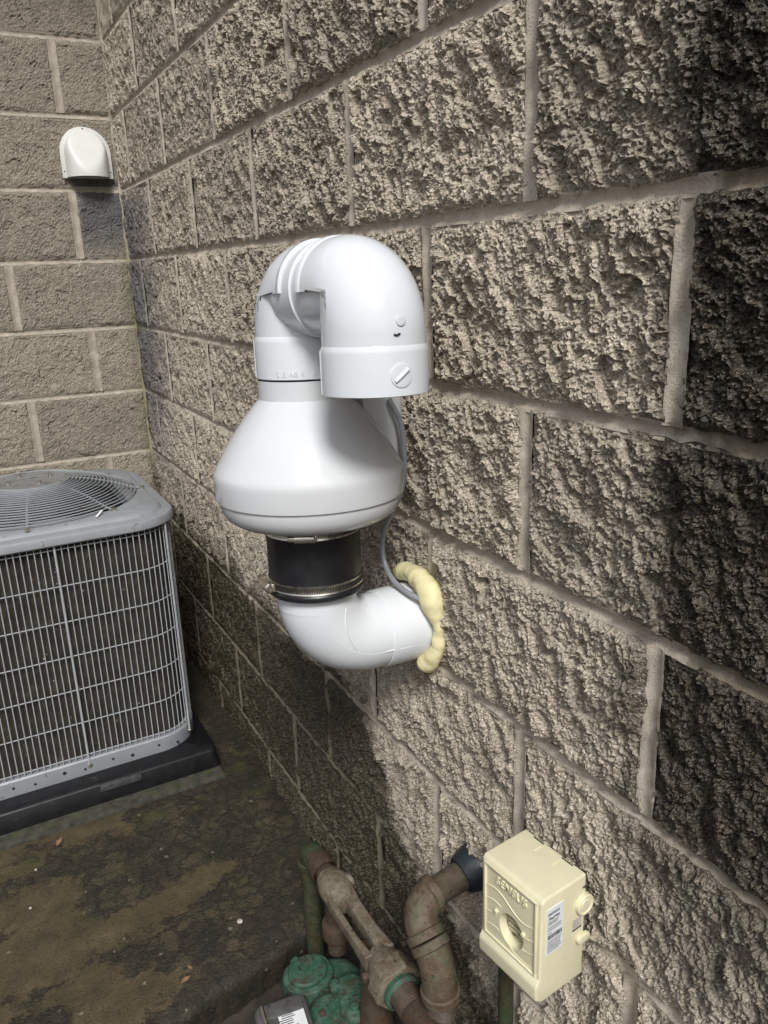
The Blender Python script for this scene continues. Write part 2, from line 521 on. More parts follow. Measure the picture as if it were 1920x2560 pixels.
def facets(x, y, k, slope):
    """broken stone: cells of a jittered grid, each a small tilted plane of its own height (cell size 1)"""
    ix, iy = np.floor(x), np.floor(y)
    best = np.full(x.shape, 9.0); out = np.zeros(x.shape)
    for dx in (-1, 0, 1):
        for dy in (-1, 0, 1):
            cx, cy = ix + dx, iy + dy
            px = cx + .15 + .7 * hash01(cx, cy, k); py = cy + .15 + .7 * hash01(cx, cy, k + 1)
            d = (x - px) ** 2 + (y - py) ** 2
            hh = (hash01(cx, cy, k + 2) - .5) + slope * ((hash01(cx, cy, k + 3) - .5) * (x - px) + (hash01(cx, cy, k + 4) - .5) * (y - py)) * 2
            m = d < best
            best = np.where(m, d, best); out = np.where(m, hh, out)
    return out

def split_relief(u, v, seed, fine, soft=1.0):
    """relief in metres of a broken concrete face; u along the wall, v up (metres)"""
    ox, oy = (seed * 17.31) % 211, (seed * 41.7) % 173
    a, b = rotp(u, v, 21)                 # b runs along the fracture streaks (steep, leaning)
    h = .0070 * perlin(u / .15 + ox, v / .11 + oy)
    wx = .007 * perlin(u / .022 + oy, v / .022 + ox) + .0010 * perlin(u / .008 + ox, v / .008)
    wy = .007 * perlin(u / .024 + ox * 2, v / .021 + oy) + .0010 * perlin(u / .008, v / .008 + oy)
    amp = .75 + .9 * np.clip(.5 + perlin(u / .09 + 2 * oy, v / .07 + ox), 0, 1)      # rough and smoother areas
    h += .0060 * soft * amp * facets((a + wx) / .029 + ox, (b + wy) / .055 + oy, seed % 7, .9)
    a2, b2 = rotp(u, v, 33)
    h += .0046 * soft * amp * facets((a2 + wx) / .0140 + oy, (b2 + wy) / .0230 + ox, seed % 5, .8)
    if fine < .0075:
        a3, b3 = rotp(u, v, 57)
        h += .0036 * soft * facets((a3 + .5 * wy) / .0056 + ox * 2, (b3 + .5 * wx) / .0066 + oy, seed % 3, .5)
    if fine < .005:
        a4, b4 = rotp(u, v, 13)
        h += .0026 * soft * perlin((a4 + .3 * wx) / .0048 + oy * 2, (b4 + .3 * wy) / .0052 + ox)
        pit = perlin((a + wy) / .014 + 3 * ox, (b + wx) / .022 + oy)
        h -= .0130 * soft * np.clip(pit - .24, 0, 1)
        h += .0010 * soft * np.random.RandomState(int(seed * 1000) % 100000).randn(*h.shape).clip(-2, 2)
    return h

def block_mesh(w, hgt, res, seed, soft=1.0, proud=.007):
    """front grid in local (u, v) with relief towards -n plus skirts; local axes: X=u, Z=v, -Y = out of the wall"""
    nu = max(2, int(round(w / res))); nv = max(2, int(round(hgt / res)))
    us = np.linspace(-w / 2, w / 2, nu + 1); vs_ = np.linspace(-hgt / 2, hgt / 2, nv + 1)
    U, V = np.meshgrid(us, vs_)
    h = proud + split_relief(U, V, seed, res, soft)
    # ragged outline: edge vertices move in and out, edges are knocked back
    e = np.minimum(np.minimum(U + w / 2, w / 2 - U), np.minimum(V + hgt / 2, hgt / 2 - V))
    k = np.clip(e / .009, 0, 1)
    h = np.where(k < 1, np.maximum(h, .002), h) * (.42 + .58 * k)
    jit = .0045
    U2 = U + jit * (1 - k) * perlin(U / .018 + seed, V / .018 + 7.7)
    V2 = V + jit * (1 - k) * perlin(U / .018 + 3.1, V / .018 + seed)
    front = np.stack([U2, -h, V2], -1).reshape(-1, 3)
    idx = np.arange((nu + 1) * (nv + 1)).reshape(nv + 1, nu + 1)
    f = np.stack([idx[:-1, :-1], idx[:-1, 1:], idx[1:, 1:], idx[1:, :-1]], -1).reshape(-1, 4)
    ring = np.concatenate([idx[0, :-1], idx[:-1, -1], idx[-1, :0:-1], idx[:0:-1, 0]])
    back = front[ring].copy(); back[:, 1] = .03
    b0 = len(front); m = len(ring)
    bi = np.arange(m) + b0; nx = np.roll(np.arange(m), -1)
    sk = np.stack([ring, bi, bi[nx], ring[nx]], -1)
    me = mesh_np('block', np.concatenate([front, back]), np.concatenate([f, sk]))
    me.shade_flat()
    return me

BH = 0.2032            # course height and half-block length
Z0 = 1.71              # height of bed joint 0
BED = .0135            # joint widths
HEAD = .0160

# ------------------------------------------------------------------ ground
gm = MB().box((0, 0, -.14), (240, 240, .10)).mesh('ground')
tag(link('ground', gm, 'soil'), None, None, kind='structure')
# rough soil in front of the slab
nx, ny = 90, 70
gx, gy = np.meshgrid(np.linspace(-1.2, .0, nx), np.linspace(-2.5, -1.50, ny))
gz = -.085 + .010 * perlin(gx / .08, gy / .08) + .007 * perlin(gx / .03, gy / .03) + .005 * np.abs(perlin(gx / .014, gy / .014))
idx = np.arange(nx * ny).reshape(ny, nx)
sm = mesh_np('soil_bed', np.stack([gx, gy, gz], -1).reshape(-1, 3),
             np.stack([idx[:-1, :-1], idx[:-1, 1:], idx[1:, 1:], idx[1:, :-1]], -1).reshape(-1, 4))
sm.shade_smooth()
tag(link('soil_bed', sm, 'soil'), None, None, kind='structure')

# concrete slab with a broken front edge
def slab():
    xs = np.linspace(-3.2, 0.03, 260)
    front = -1.463 + .175 * xs.clip(-.9, 0) * 0 - (-xs).clip(0, .6) * .24
    front += .010 * perlin(xs / .07, xs * 0 + .5) + .005 * perlin(xs / .02, xs * 0 + 2.5)
    front[xs < -.6] = front[xs < -.6]
    n = len(xs)
    rows = []
    prof = [(0.010, -.13), (0.002, -.03), (0.0, -.010), (.006, -.003), (.016, 0.0)]
    for dy, z in prof:
        jag = .004 * perlin(xs / .012 + dy * 99, xs * 0 + z * 40)
        rows.append(np.stack([xs, front + dy + jag, np.full(n, z) + (.003 * perlin(xs / .025, xs * 0 + 9) if z > -.02 else 0)], -1))
    for k in range(1, 14):
        t = k / 13
        yy = (front + .016) * (1 - t) + .02 * t
        rows.append(np.stack([xs, yy, np.zeros(n)], -1))
    v = np.concatenate(rows); m = len(rows)
    idx = np.arange(n * m).reshape(m, n)
    f = np.stack([idx[:-1, :-1], idx[:-1, 1:], idx[1:, 1:], idx[1:, :-1]], -1).reshape(-1, 4)
    me = mesh_np('concrete_slab', v, f); me.shade_smooth()
    return me
tag(link('concrete_slab', slab(), 'slab'), None, None, kind='structure')

# ------------------------------------------------------------------ walls
def strip_grid(L, half, n_len, n_prof, seed, depth0, rise):
    """a tooled mortar joint: along s (0..L), across t (-half..half), out = towards the room"""
    s = np.linspace(0, L, n_len); t = np.linspace(-half, half, n_prof)
    S_, T_ = np.meshgrid(s, t)
    q = np.abs(T_) / half
    out = depth0 + rise * np.clip(q * 1.25, 0, 1) ** 2.2
    out += .0012 * perlin(S_ / .03 + seed, T_ / .02) + .0008 * perlin(S_ / .008 + seed, T_ / .008)
    out += .0035 * np.clip(q - .35, 0, 1) * perlin(S_ / .022 + seed * 3, T_ / .05 + seed)
    idx = np.arange(n_len * n_prof).reshape(n_prof, n_len)
    f = np.stack([idx[:-1, :-1], idx[:-1, 1:], idx[1:, 1:], idx[1:, :-1]], -1).reshape(-1, 4)
    return S_, T_, out, f

def build_wall(root, side, rows, length, joints, matb, matm, res_fn, soft):
    """side 'R': plane x=0, runs along -y. side 'B': plane y=0, runs along -x"""
    def P(s, z, out):
        return np.stack([-out, -s, z], -1) if side == 'R' else np.stack([-s, -out, z], -1)
    mv, mf, base = [], [], 0
    seed = 1.37 if side == 'R' else 55.1
    for i in rows:
        zt = Z0 - BH * i; zb = zt - BH
        js = joints(i)
        # bed joint at the top of the course
        S_, T_, out, f = strip_grid(length, .0090, int(length / .005), 9, seed + i * 3.7, -.0012, .0036)
        mv.append(P(S_, zt + T_, out).reshape(-1, 3)); mf.append(f + base); base += S_.size
        cuts = [0.0] + js + [length]
        for j in js:
            S_, T_, out, f = strip_grid(BH - .0115, .0115, 40, 9, seed + i * 1.9 + j * 13, .0020, .0030)
            mv.append(P(j + T_, zb + .0058 + S_, out).reshape(-1, 3)); mf.append(f + base); base += S_.size
        for a, b in zip(cuts[:-1], cuts[1:]):
            s0 = a + (HEAD / 2 if a > 0 else .004); s1 = b - HEAD / 2
            if s1 - s0 < .02: continue
            c = (s0 + s1) / 2; zc = (zt + zb) / 2
            res = res_fn(s0, s1, zc)
            seed2 = seed + i * 7.13 + a * 31.7
            me = block_mesh(s1 - s0, BH - BED, res, seed2, soft * (.72 if side == 'R' and s1 < 1.35 else 1), (.0062 if s1 > 1.35 else .0042) + .0015 * math.sin(seed2 * 5))
            o = link('block', me, matb, root)
            if side == 'R':
                o.location = (0, -c, zc); o.rotation_euler = (0, 0, R(-90))
            else:
                o.location = (-c, 0, zc)
    me = mesh_np('mortar', np.concatenate(mv), np.concatenate(mf)); me.shade_smooth()
    link('mortar', me, matm, root)

wall_r = thing('block_wall', 'long split-face concrete block wall carrying the white fan and the beige box', 'wall', (0, -1.6, 0))
wall_b = thing('block_wall', 'split-face block wall in the far corner, behind the condenser and under the small hood', 'wall', (-.8, 0, 0))
for w_ in (wall_r, wall_b):
    w_['_o'] = 0
    del w_['_o']
off_r = Vector(wall_r.location); off_b = Vector(wall_b.location)
RL, BL = 3.3, 1.9
def joints_r(i):
    a = .1761 if i % 2 == 0 else .3793
    return [a + .4064 * k for k in range(20) if a + .4064 * k < RL - .05]
def joints_b(i):
    a = .353 if i % 2 == 0 else .146
    return [a + .4064 * k for k in range(20) if a + .4064 * k < BL - .05]
def res_r(s0, s1, z):
    if s0 > 2.45 or z > 2.0: return .012
    if s1 > 1.35: return .0020 if z > .35 else .0027
    if s1 > .7: return .0034
    return .0045
def res_b(s0, s1, z):
    return .0042 if (s0 < .62 and .55 < z < 2.15) else .012
build_wall(wall_r, 'R', range(-4, 9), RL, joints_r, 'block_r', 'mortar_r', res_r, 1.0)
build_wall(wall_b, 'B', range(-4, 9), BL, joints_b, 'block_b', 'mortar_b', res_b, .42)
MB().box((.115, -RL / 2 + .12, 1.26), (.19, RL + .25, 2.8)).obj('wall_core', 'mortar_r', wall_r)
MB().box((-BL / 2 + .018, .115, 1.26), (BL, .19, 2.8)).obj('wall_core', 'mortar_b', wall_b)
# mortar bead in the inner corner
nz_ = 420
zz = np.linspace(-.1, 2.5, nz_)
cv, cf = [], []
for k in range(7):
    a = R(90 * k / 6)
    rr = .016 + .004 * perlin(zz / .05, zz * 0 + k * .3) + .002 * perlin(zz / .015, zz * 0 + k)
    cv.append(np.stack([.006 - rr * math.cos(a) * 1.0, .006 - rr * math.sin(a) * 1.0, zz], -1))
idx = np.arange(7 * nz_).reshape(7, nz_)
cm = mesh_np('corner_mortar', np.concatenate(cv), np.stack([idx[:-1, :-1], idx[:-1, 1:], idx[1:, 1:], idx[1:, :-1]], -1).reshape(-1, 4))
cm.shade_smooth()
link('corner_mortar', cm, 'mortar_b', wall_b)
for w_, off in ((wall_r, off_r), (wall_b, off_b)):
    for ch in w_.children:
        ch.location = Vector(ch.location) - off

# unseen eave over the far wall, added to shade its top
ev = thing('added_shade_eave', 'shallow unseen eave added above the far corner to shade the top of the wall', 'roof', (-.8, -.15, 2.60))
MB().box((0, 0, .012), (2.5, .62, .02)).obj('shade_soffit', 'hood', ev, bevel=.002)
MB().box((0, -.325, .07), (2.5, .03, .16)).obj('shade_fascia', 'hood', ev, bevel=.003)
# ------------------------------------------------------------------ condenser pad and its concrete ledge
tag(MB().box((-.635, -.492, -.001), (1.06, .86, .022)).obj('concrete_ledge', 'moss', bevel=.004), 'mossy concrete ledge sticking out under the black condenser pad', 'ledge')
pad = thing('equipment_pad', 'black plastic pad under the grey air conditioner', 'pad', (-.43, -.53, .0105))
def pad_mesh():
    m = MB()
    a = superround(.66, .70, .02, 4); b = superround(.645, .685, .018, 4)
    n = len(a)
    vs = [(x, y, 0) for x, y in a] + [(x, y, .0475) for x, y in b] + [(x * .975, y * .975, .052) for x, y in b]
    fs = [(i, (i + 1) % n, n + (i + 1) % n, n + i) for i in range(n)] + [(n + i, n + (i + 1) % n, 2 * n + (i + 1) % n, 2 * n + i) for i in range(n)]
    fs += [tuple(range(2 * n, 3 * n)), tuple(range(n - 1, -1, -1))]
    return m.add(vs, fs)
pad_mesh().obj('pad_body', 'pad', pad, bevel=.002)
MB().box((.075, -.3455, .040), (.10, .012, .018)).obj('worn_patch', 'padworn', pad, bevel=.003)

# ------------------------------------------------------------------ air conditioner condenser
AC = thing('air_conditioner', 'grey outdoor air conditioner with wire grille standing in the corner', 'air conditioner', (-.425, -.5225, .0625))
AW, AR = .600, .110
def loft(outl, levels):
    """levels: list of (inset, z)"""
    m = MB(); rings = []
    n = None
    vs, fs = [], []
    for ins, z in levels:
        o = superround(AW - 2 * ins, AW - 2 * ins, max(.01, AR - ins), 10)
        n = len(o); vs += [(x, y, z) for x, y in o]
    for j in range(len(levels) - 1):
        fs += [(j * n + i, j * n + (i + 1) % n, (j + 1) * n + (i + 1) % n, (j + 1) * n + i) for i in range(n)]
    return m.add(vs, fs), n
m, n = loft(None, [(.010, .0), (.004, .001), (.003, .006), (.003, .040), (.006, .044), (.03, .044)])
base = m.obj('base_pan', 'ac', AC)
for k in range(9):
    xx = -.23 + .058 * k + (.006 if k % 2 else -.004)
    MB().lathe([(0, .0032 if k % 3 else .0045), (.0012, .0032 if k % 3 else .0045)], 10, axis='Y', origin=(xx, -AW / 2 + .0018, .018 + .006 * (k % 2)), cap0=True, cap1=True).obj('hole', 'slot', base)
m, n = loft(None, [(.022, .040), (.022, .612)])
coil = m.obj('coil', None, AC)
cn = N('coil_fins')
pp = cn.objc(); cx_, cy_, cz_ = cn.sep(pp)
fin = cn.math('SINE', cn.math('MULTIPLY', cn.math('ADD', cx_, cy_), 2200))
cc = cn.ramp(cn.noise(pp, 30, 5, .65), [(.3, (.020, .017, .013)), (.6, (.044, .039, .029)), (.75, (.085, .075, .058))])
cn.set('Base Color', cc); cn.set('Roughness', .8); cn.bump(fin, .5, .002)
coil.data.materials.clear(); coil.data.materials.append(cn.m)
# fluff and specks caught in the coil
for k in range(46):
    if k % 4 == 0: xx, yy = AW / 2 - .0215, random.uniform(-.2, .17)
    else: xx, yy = random.uniform(-.2, .19), -AW / 2 + .0215
    zz_ = random.uniform(.07, .57); s_ = random.uniform(.0014, .004)
    MB().box((xx, yy, zz_), (s_, s_, s_ * random.uniform(.6, 1.8)), Euler((random.random(), random.random(), random.random())).to_matrix()).obj('dust_speck', random.choice(['pebble', 'acdirt', 'acdirt', 'leaf']), coil)
# grille wires
def perimeter(inset, step):
    w = AW / 2 - inset; r = AR - inset
    segs = []
    pts = superround(2 * w, 2 * w, r, 24)
    pts.append(pts[0])
    out = []; acc = 0.0; nxt = 0.0
    for a, b in zip(pts[:-1], pts[1:]):
        L = math.hypot(b[0] - a[0], b[1] - a[1])
        while nxt <= acc + L:
            t = (nxt - acc) / L if L else 0
            out.append((a[0] + (b[0] - a[0]) * t, a[1] + (b[1] - a[1]) * t)); nxt += step
        acc += L
    return out
GZ0, GZ1 = .050, .596
wire_me = MB().tube([(0, 0, GZ0 - .004), (0, 0, GZ1 + .006)], .00135, 6).mesh('grille_wire')
POSTS = ((.010, -AW / 2 + .004), (AW / 2 - .030, -AW / 2 + .030), (AW / 2 - .004, .05), (-AW / 2 + .03, -AW / 2 + .03), (AW / 2 - .03, AW / 2 - .03))
for x, y in perimeter(.006, .01465):
    if min(math.hypot(x - a, y - b) for a, b in POSTS) < .0074: continue
    link('grille_wire', wire_me, 'wire', AC, (x, y, 0))
ringpts = superround(AW - .0165, AW - .0165, AR - .008, 16)
hoop = MB(); cl = [(x, y, 0) for x, y in ringpts] + [(ringpts[0][0], ringpts[0][1], 0)]
hoop_me = MB().tube(cl, .0014, 6, cap=False).mesh('grille_hoop')
for k in range(7):
    zz_ = GZ0 + .004 + (GZ1 - GZ0 - .006) * k / 6
    link('grille_hoop', hoop_me, 'wire', AC, (0, 0, zz_))
for (x, y) in ((.010, -AW / 2 + .004), (AW / 2 - .030, -AW / 2 + .030), (AW / 2 - .004, .05), (-AW / 2 + .03, -AW / 2 + .03), (AW / 2 - .03, AW / 2 - .03)):
    po = MB().tube([(x, y, .028), (x, y, .612)], .0028, 8).obj('grille_post', 'wire', AC)
    nx_, ny_ = Vector((x, y)).normalized() if abs(x) > .1 and abs(y) > .1 else ((1, 0) if abs(x) > abs(y) else (0, -1))
    ax = Vector((nx_, ny_, 0))
    for zz_ in (.026, .616):
        MB().tube([Vector((x, y, zz_)) - ax * .004, Vector((x, y, zz_)) + ax * .0045], .0062, 10).obj('screw', 'steel', po, bevel=.001)
# top cover
cover_l = [(.004, .607), (-.006, .607), (-.008, .610), (-.008, .623), (-.005, .6295), (.002, .632), (.016, .633), (.019, .6335), (.024, .640), (.030, .643)]
m, n = loft(None, cover_l)
last = len(cover_l) - 1
# flat deck from the rounded square to the round fan opening
o = superround(AW - 2 * .030, AW - 2 * .030, AR - .03, 10)
RO = .258
vs, fs = [], []
for x, y in o:
    vs.append((x, y, .643))
for x, y in o:
    a = math.atan2(y, x); vs.append((RO * math.cos(a), RO * math.sin(a), .6435))
for x, y in o:
    a = math.atan2(y, x); vs.append((RO * math.cos(a), RO * math.sin(a), .615))
nn = len(o)
for j in range(2):
    fs += [(j * nn + i, j * nn + (i + 1) % nn, (j + 1) * nn + (i + 1) % nn, (j + 1) * nn + i) for i in range(nn)]
m.add(vs, fs)
cov = m.obj('top_cover', 'ac', AC)
# blackness, motor and blades under the guard
MB().lathe([(.56, .257), (.561, .001)], 40).obj('fan_well', 'black', AC)
fanp = MB().lathe([(.58, .055), (.61, .055), (.615, .03), (.615, .0)], 24).obj('fan_hub', 'blade', AC)
for k in range(4):
    a = R(90 * k + 25)
    bl = MB()
    prof = [(.055, -.3), (.10, -.42), (.16, -.48), (.225, -.42)]
    prof2 = [(.055, .25), (.10, .33), (.16, .36), (.225, .40)]
    vs = [(r * math.cos(a + t), r * math.sin(a + t), .605) for r, t in prof] + [(r * math.cos(a + t), r * math.sin(a + t), .575) for r, t in prof2]
    vs += [(x, y, z - .002) for x, y, z in vs]
    f = [(i, i + 1, 5 + i, 4 + i) for i in range(3)] + [(8 + i, 12 + i, 13 + i, 9 + i) for i in range(3)]
    bl.add(vs, f).obj('fan_blade', 'blade', AC, weld=False)
# domed guard: rings, ribs, hub plate
def gz(r):
    t = (r - .09) / (.256 - .09)
    return .650 + .048 * (1 - max(0, t) ** 1.6)
NR = 18
for k in range(NR):
    r = .098 + (.256 - .098) * k / (NR - 1)
    pts = [(r * math.cos(2 * math.pi * i / 56), r * math.sin(2 * math.pi * i / 56), gz(r)) for i in range(57)]
    MB().tube(pts, .0019, 6, cap=False).obj('guard_ring', 'ac', AC)
for k in range(8):
    a = R(45 * k - 98)
    pts = [(r * math.cos(a), r * math.sin(a), gz(min(r, .256)) - .004) for r in np.linspace(.07, .268, 12)]
    rb = MB().tube(pts, .0030, 6).obj('guard_rib', 'ac', AC)
    MB().lathe([(.643, .0075), (.649, .0075), (.651, .004), (.6515, .0)], 10, origin=(.272 * math.cos(a), .272 * math.sin(a), 0)).obj('screw', 'steel', rb)
hub = MB().lathe([(.694, .097), (.699, .097), (.701, .092), (.699, .080), (.6985, .0)], 48).obj('hub_plate', 'acdirt', AC)
for k in range(4):
    a = R(90 * k + 20)
    MB().lathe([(.698, .006), (.705, .006), (.707, .003), (.707, 0)], 10, origin=(.055 * math.cos(a), .055 * math.sin(a), 0)).obj('screw', 'steel', hub)
MB().tube([(.05 * math.cos(t), .05 * math.sin(t) * .5, .700) for t in np.linspace(.3, 2.7, 14)], .0016, 6).obj('embossed_line', 'acdirt', hub)
tag(MB().box((0, 0, 0), (.006, .034, .0012), Euler((.15, 0, -.55)).to_matrix()).obj('paper_scrap', 'paper', None, loc=(-.30, -.765, .712)), 'thin white scrap lying on the round fan guard of the air conditioner', 'scrap')
# scuffed paint at the left of the cover lip
for k in range(7):
    MB().box((-.150 - .012 * k + random.uniform(-.004, .004), -AW / 2 - .0082, .611 + random.uniform(0, .003)), (random.uniform(.006, .014), .0012, random.uniform(.003, .006))).obj('paint_chip', 'paper', cov)

# ------------------------------------------------------------------ exhaust hood on the back wall
HD = thing('exhaust_hood', 'small off-white exhaust hood with arched back plate high in the corner', 'exhaust hood', (-.0935, -.014, 1.537))
HW, HH = .145, .142
def arch(w, h, n=20):
    r = w / 2
    return [(-r, 0), (r, 0)] + [(r * math.cos(math.pi * i / n), h - r + r * math.sin(math.pi * i / n)) for i in range(n + 1)]
vs = []; oo = arch(HW, HH); nn = len(oo)
pl = MB()
pl.add([(x, 0, z) for x, z in oo] + [(x, -.004, z) for x, z in oo], [tuple(range(nn)), tuple(range(2 * nn - 1, nn - 1, -1))] + [(i, (i + 1) % nn, nn + (i + 1) % nn, nn + i) for i in range(nn)])
plate = pl.obj('back_plate', 'hood', HD, bevel=.001)
aw, bw = .0605, .056
ht = HH - .0115
def scoop(off):
    vs, fs = [], []
    nz2, nx2 = 26, 25
    for j in range(nz2):
        t = j / (nz2 - 1); z = .002 + (ht - .002) * (1 - (1 - t) ** 1.0)
        zc = ht - aw
        wz = aw if z < zc else math.sqrt(max(1e-8, aw * aw - (z - zc) ** 2))
        for i in range(nx2):
            q = math.sin(math.pi * (i / (nx2 - 1) - .5)); x = wz * q
            ell = bw * math.sqrt(max(0, 1 - q * q)) * (1 if z < zc else math.sqrt(max(0, 1 - ((z - zc) / aw) ** 2)) ** .5)
            pln = .010 + (ht - z) * .40
            k = .006; hmin = max(k - abs(ell - pln), 0) / k
            d = min(ell, pln) - hmin * hmin * k * .25
            vs.append((x * (1 - off * 12), -.004 - max(0, d - off), z))
    for j in range(nz2 - 1):
        for i in range(nx2 - 1):
            a = j * nx2 + i; fs.append((a, a + 1, a + nx2 + 1, a + nx2))
    return vs, fs, nx2
vs, fs, nx2 = scoop(0); vi, fi, _ = scoop(.0022)
b = len(vs)
sc = MB(); sc.add(vs + vi, fs + [tuple(reversed([i + b for i in f])) for f in fi] + [(i + 1, i, i + b, i + 1 + b) for i in range(nx2 - 1)])
sc.obj('scoop', 'hood', HD, weld=False, angle=50)
MB().lathe([(-.0045, .040), (-.009, .040), (-.009, .034)], 28, axis='Y', origin=(0, 0, .055)).obj('duct_collar', 'dark_in', HD)
MB().lathe([(-.005, .038), (-.005, 0)], 28, axis='Y', origin=(0, 0, .055)).obj('duct_opening', 'dark_in', HD)
for (x, z) in ((0, HH - .0055), (-.066, .018), (.066, .018)):
    MB().lathe([(-.0042, .0022), (-.0046, 0)], 8, axis='Y', origin=(x, 0, z)).obj('screw_hole', 'slot', plate)

# ------------------------------------------------------------------ white vent fan assembly
FO = Vector((-.168, -1.765, .743))
FAN = thing('vent_fan', 'white inline vent fan with looped outlet pipe and black rubber coupling', 'vent fan', FO, (R(-2), R(1), 0))
PR = .0535
# lower elbow through the wall
le = MB()
RBL = .072
LE = .012
le.bend((RBL, 0, RBL + LE), (-1, 0, 0), (0, 0, -1), RBL, PR, 48, 18)
le.lathe([(RBL, PR), (.125, PR)], 48, axis='X', origin=(0, 0, LE))
le.lathe([(RBL, PR), (.12, PR)], 48)
le_o = le.obj('wall_elbow', 'pvc_matt', FAN)
MB().lathe([(.088, PR + .0002), (.0895, PR + .0018), (.093, PR + .0026), (.140, PR + .0032), (.175, PR + .0032)], 48, axis='X', origin=(0, 0, LE)).obj('elbow_hub', 'pvc_matt', le_o)
# moulded crease across the bend
def on_bend(t, q, dr=.0006):
    t = R(t); rad = Vector((-math.cos(t), 0, -math.sin(t)))
    nrm = Vector((0, -1, 0))
    return Vector((RBL, 0, RBL + LE)) + rad * (RBL + (PR + dr) * math.cos(q)) + nrm * ((PR + dr) * math.sin(q))
MB().tube([on_bend(10 + 50 * k / 12, math.pi * .62 - .55 * k / 12, -.0002) for k in range(13)], .0012, 6).obj('mould_crease', 'pvc_matt', le_o)
MB().tube([on_bend(30 + 60 * k / 12, 1.32, -.0006) for k in range(13)] + [Vector((x, -(PR + .0022) * .97, LE + (PR + .0022) * -.25)) for x in (.10, .13, .155)], .0009, 6).obj('mould_crease', 'pvc_matt', le_o)
# rubber coupling and clamps
rub = MB().lathe([(.094, PR), (.0945, .0635), (.097, .0655), (.101, .0655), (.1035, .0632), (.106, .0625), (.166, .0625), (.172, .0635), (.194, .0635), (.196, .060)], 56).obj('rubber_coupling', 'rubber', FAN)
text_n = 0
def clamp(s, ang, r=.0640, hgt=.0125):
    b = MB().lathe([(s - hgt / 2, r - .0008), (s - hgt / 2 + .0006, r + .0006), (s - hgt / 2 + .002, r), (s + hgt / 2 - .002, r), (s + hgt / 2 - .0006, r + .0006), (s + hgt / 2, r - .0008)], 64).obj('hose_clamp', 'steel', FAN)
    sl = MB()
    for k in range(96):
        a = ang + R(9 + 1.9 * k)
        rot = Euler((0, 0, a)).to_matrix()
        c = rot @ Vector((r + .0003, 0, s))
        sl.box(c, (.0007, .0010, hgt * .56), rot)
    so = sl.obj('band_slots', 'slot', b, weld=False); so['kind'] = 'stuff'
    rot = Euler((0, 0, ang)).to_matrix()
    c = rot @ Vector((r + .0065, 0, s)); t = rot @ Vector((0, 1, 0))
    MB().tube([c - t * .013, c - t * .0125, c + t * .0125, c + t * .013], [.0055, .0065, .0065, .0055], 12).obj('screw_housing', 'steel', b)
    MB().tube([c - t * .0215, c - t * .013], .0048, 6).obj('screw_head', 'steel', b, bevel=.0006)
    MB().box(rot @ Vector((r + .0015, 0, s)), (.004, .030, hgt * .9), rot).obj('saddle', 'steel', b, bevel=.0006)
VIEW = math.atan2(-.886, -.463)                       # direction in plan from the fan to the viewer
clamp(.1835, VIEW - R(4), r=.0640)
clamp(.1105, VIEW - R(62), r=.0640)
# fan housing
MB().lathe([(.194, .056), (.1918, .060), (.1912, .074), (.1925, .090), (.1965, .102), (.203, .1110), (.212, .1166), (.221, .1190), (.2285, .1196)], 96).obj('lower_housing', 'pvc_warm', FAN)
up = MB().lathe([(.2255, .1190), (.2272, .1222), (.2290, .1226), (.252, .1236), (.258, .1238), (.2635, .1224), (.2700, .1186), (.2800, .1126), (.2920, .1056), (.3050, .0971), (.3200, .0861), (.3330, .0760), (.3440, .0666), (.3505, .0606), (.3525, .0584), (.3765, .0582)], 96).obj('upper_housing', 'pvc_warm', FAN)
# wiring enclosure on the wall side of the housing
def enclosure():
    m = MB()
    o = [(.150 - .010 + .024 * math.cos(a) - .026, .026 * math.sin(a)) for a in np.linspace(-math.pi / 2, math.pi / 2, 14)]
    o += [(.070, .026), (.070, -.026)]
    return m.prism(o, .240, .392)
enclosure().obj('wiring_box', 'pvc_warm', up, bevel=.003, segs=3)
MB().tube([(.02, -.045, .1845), (.02, -.045, .192)], .004, 10).obj('drain_nub', 'pvc', FAN, bevel=.001)
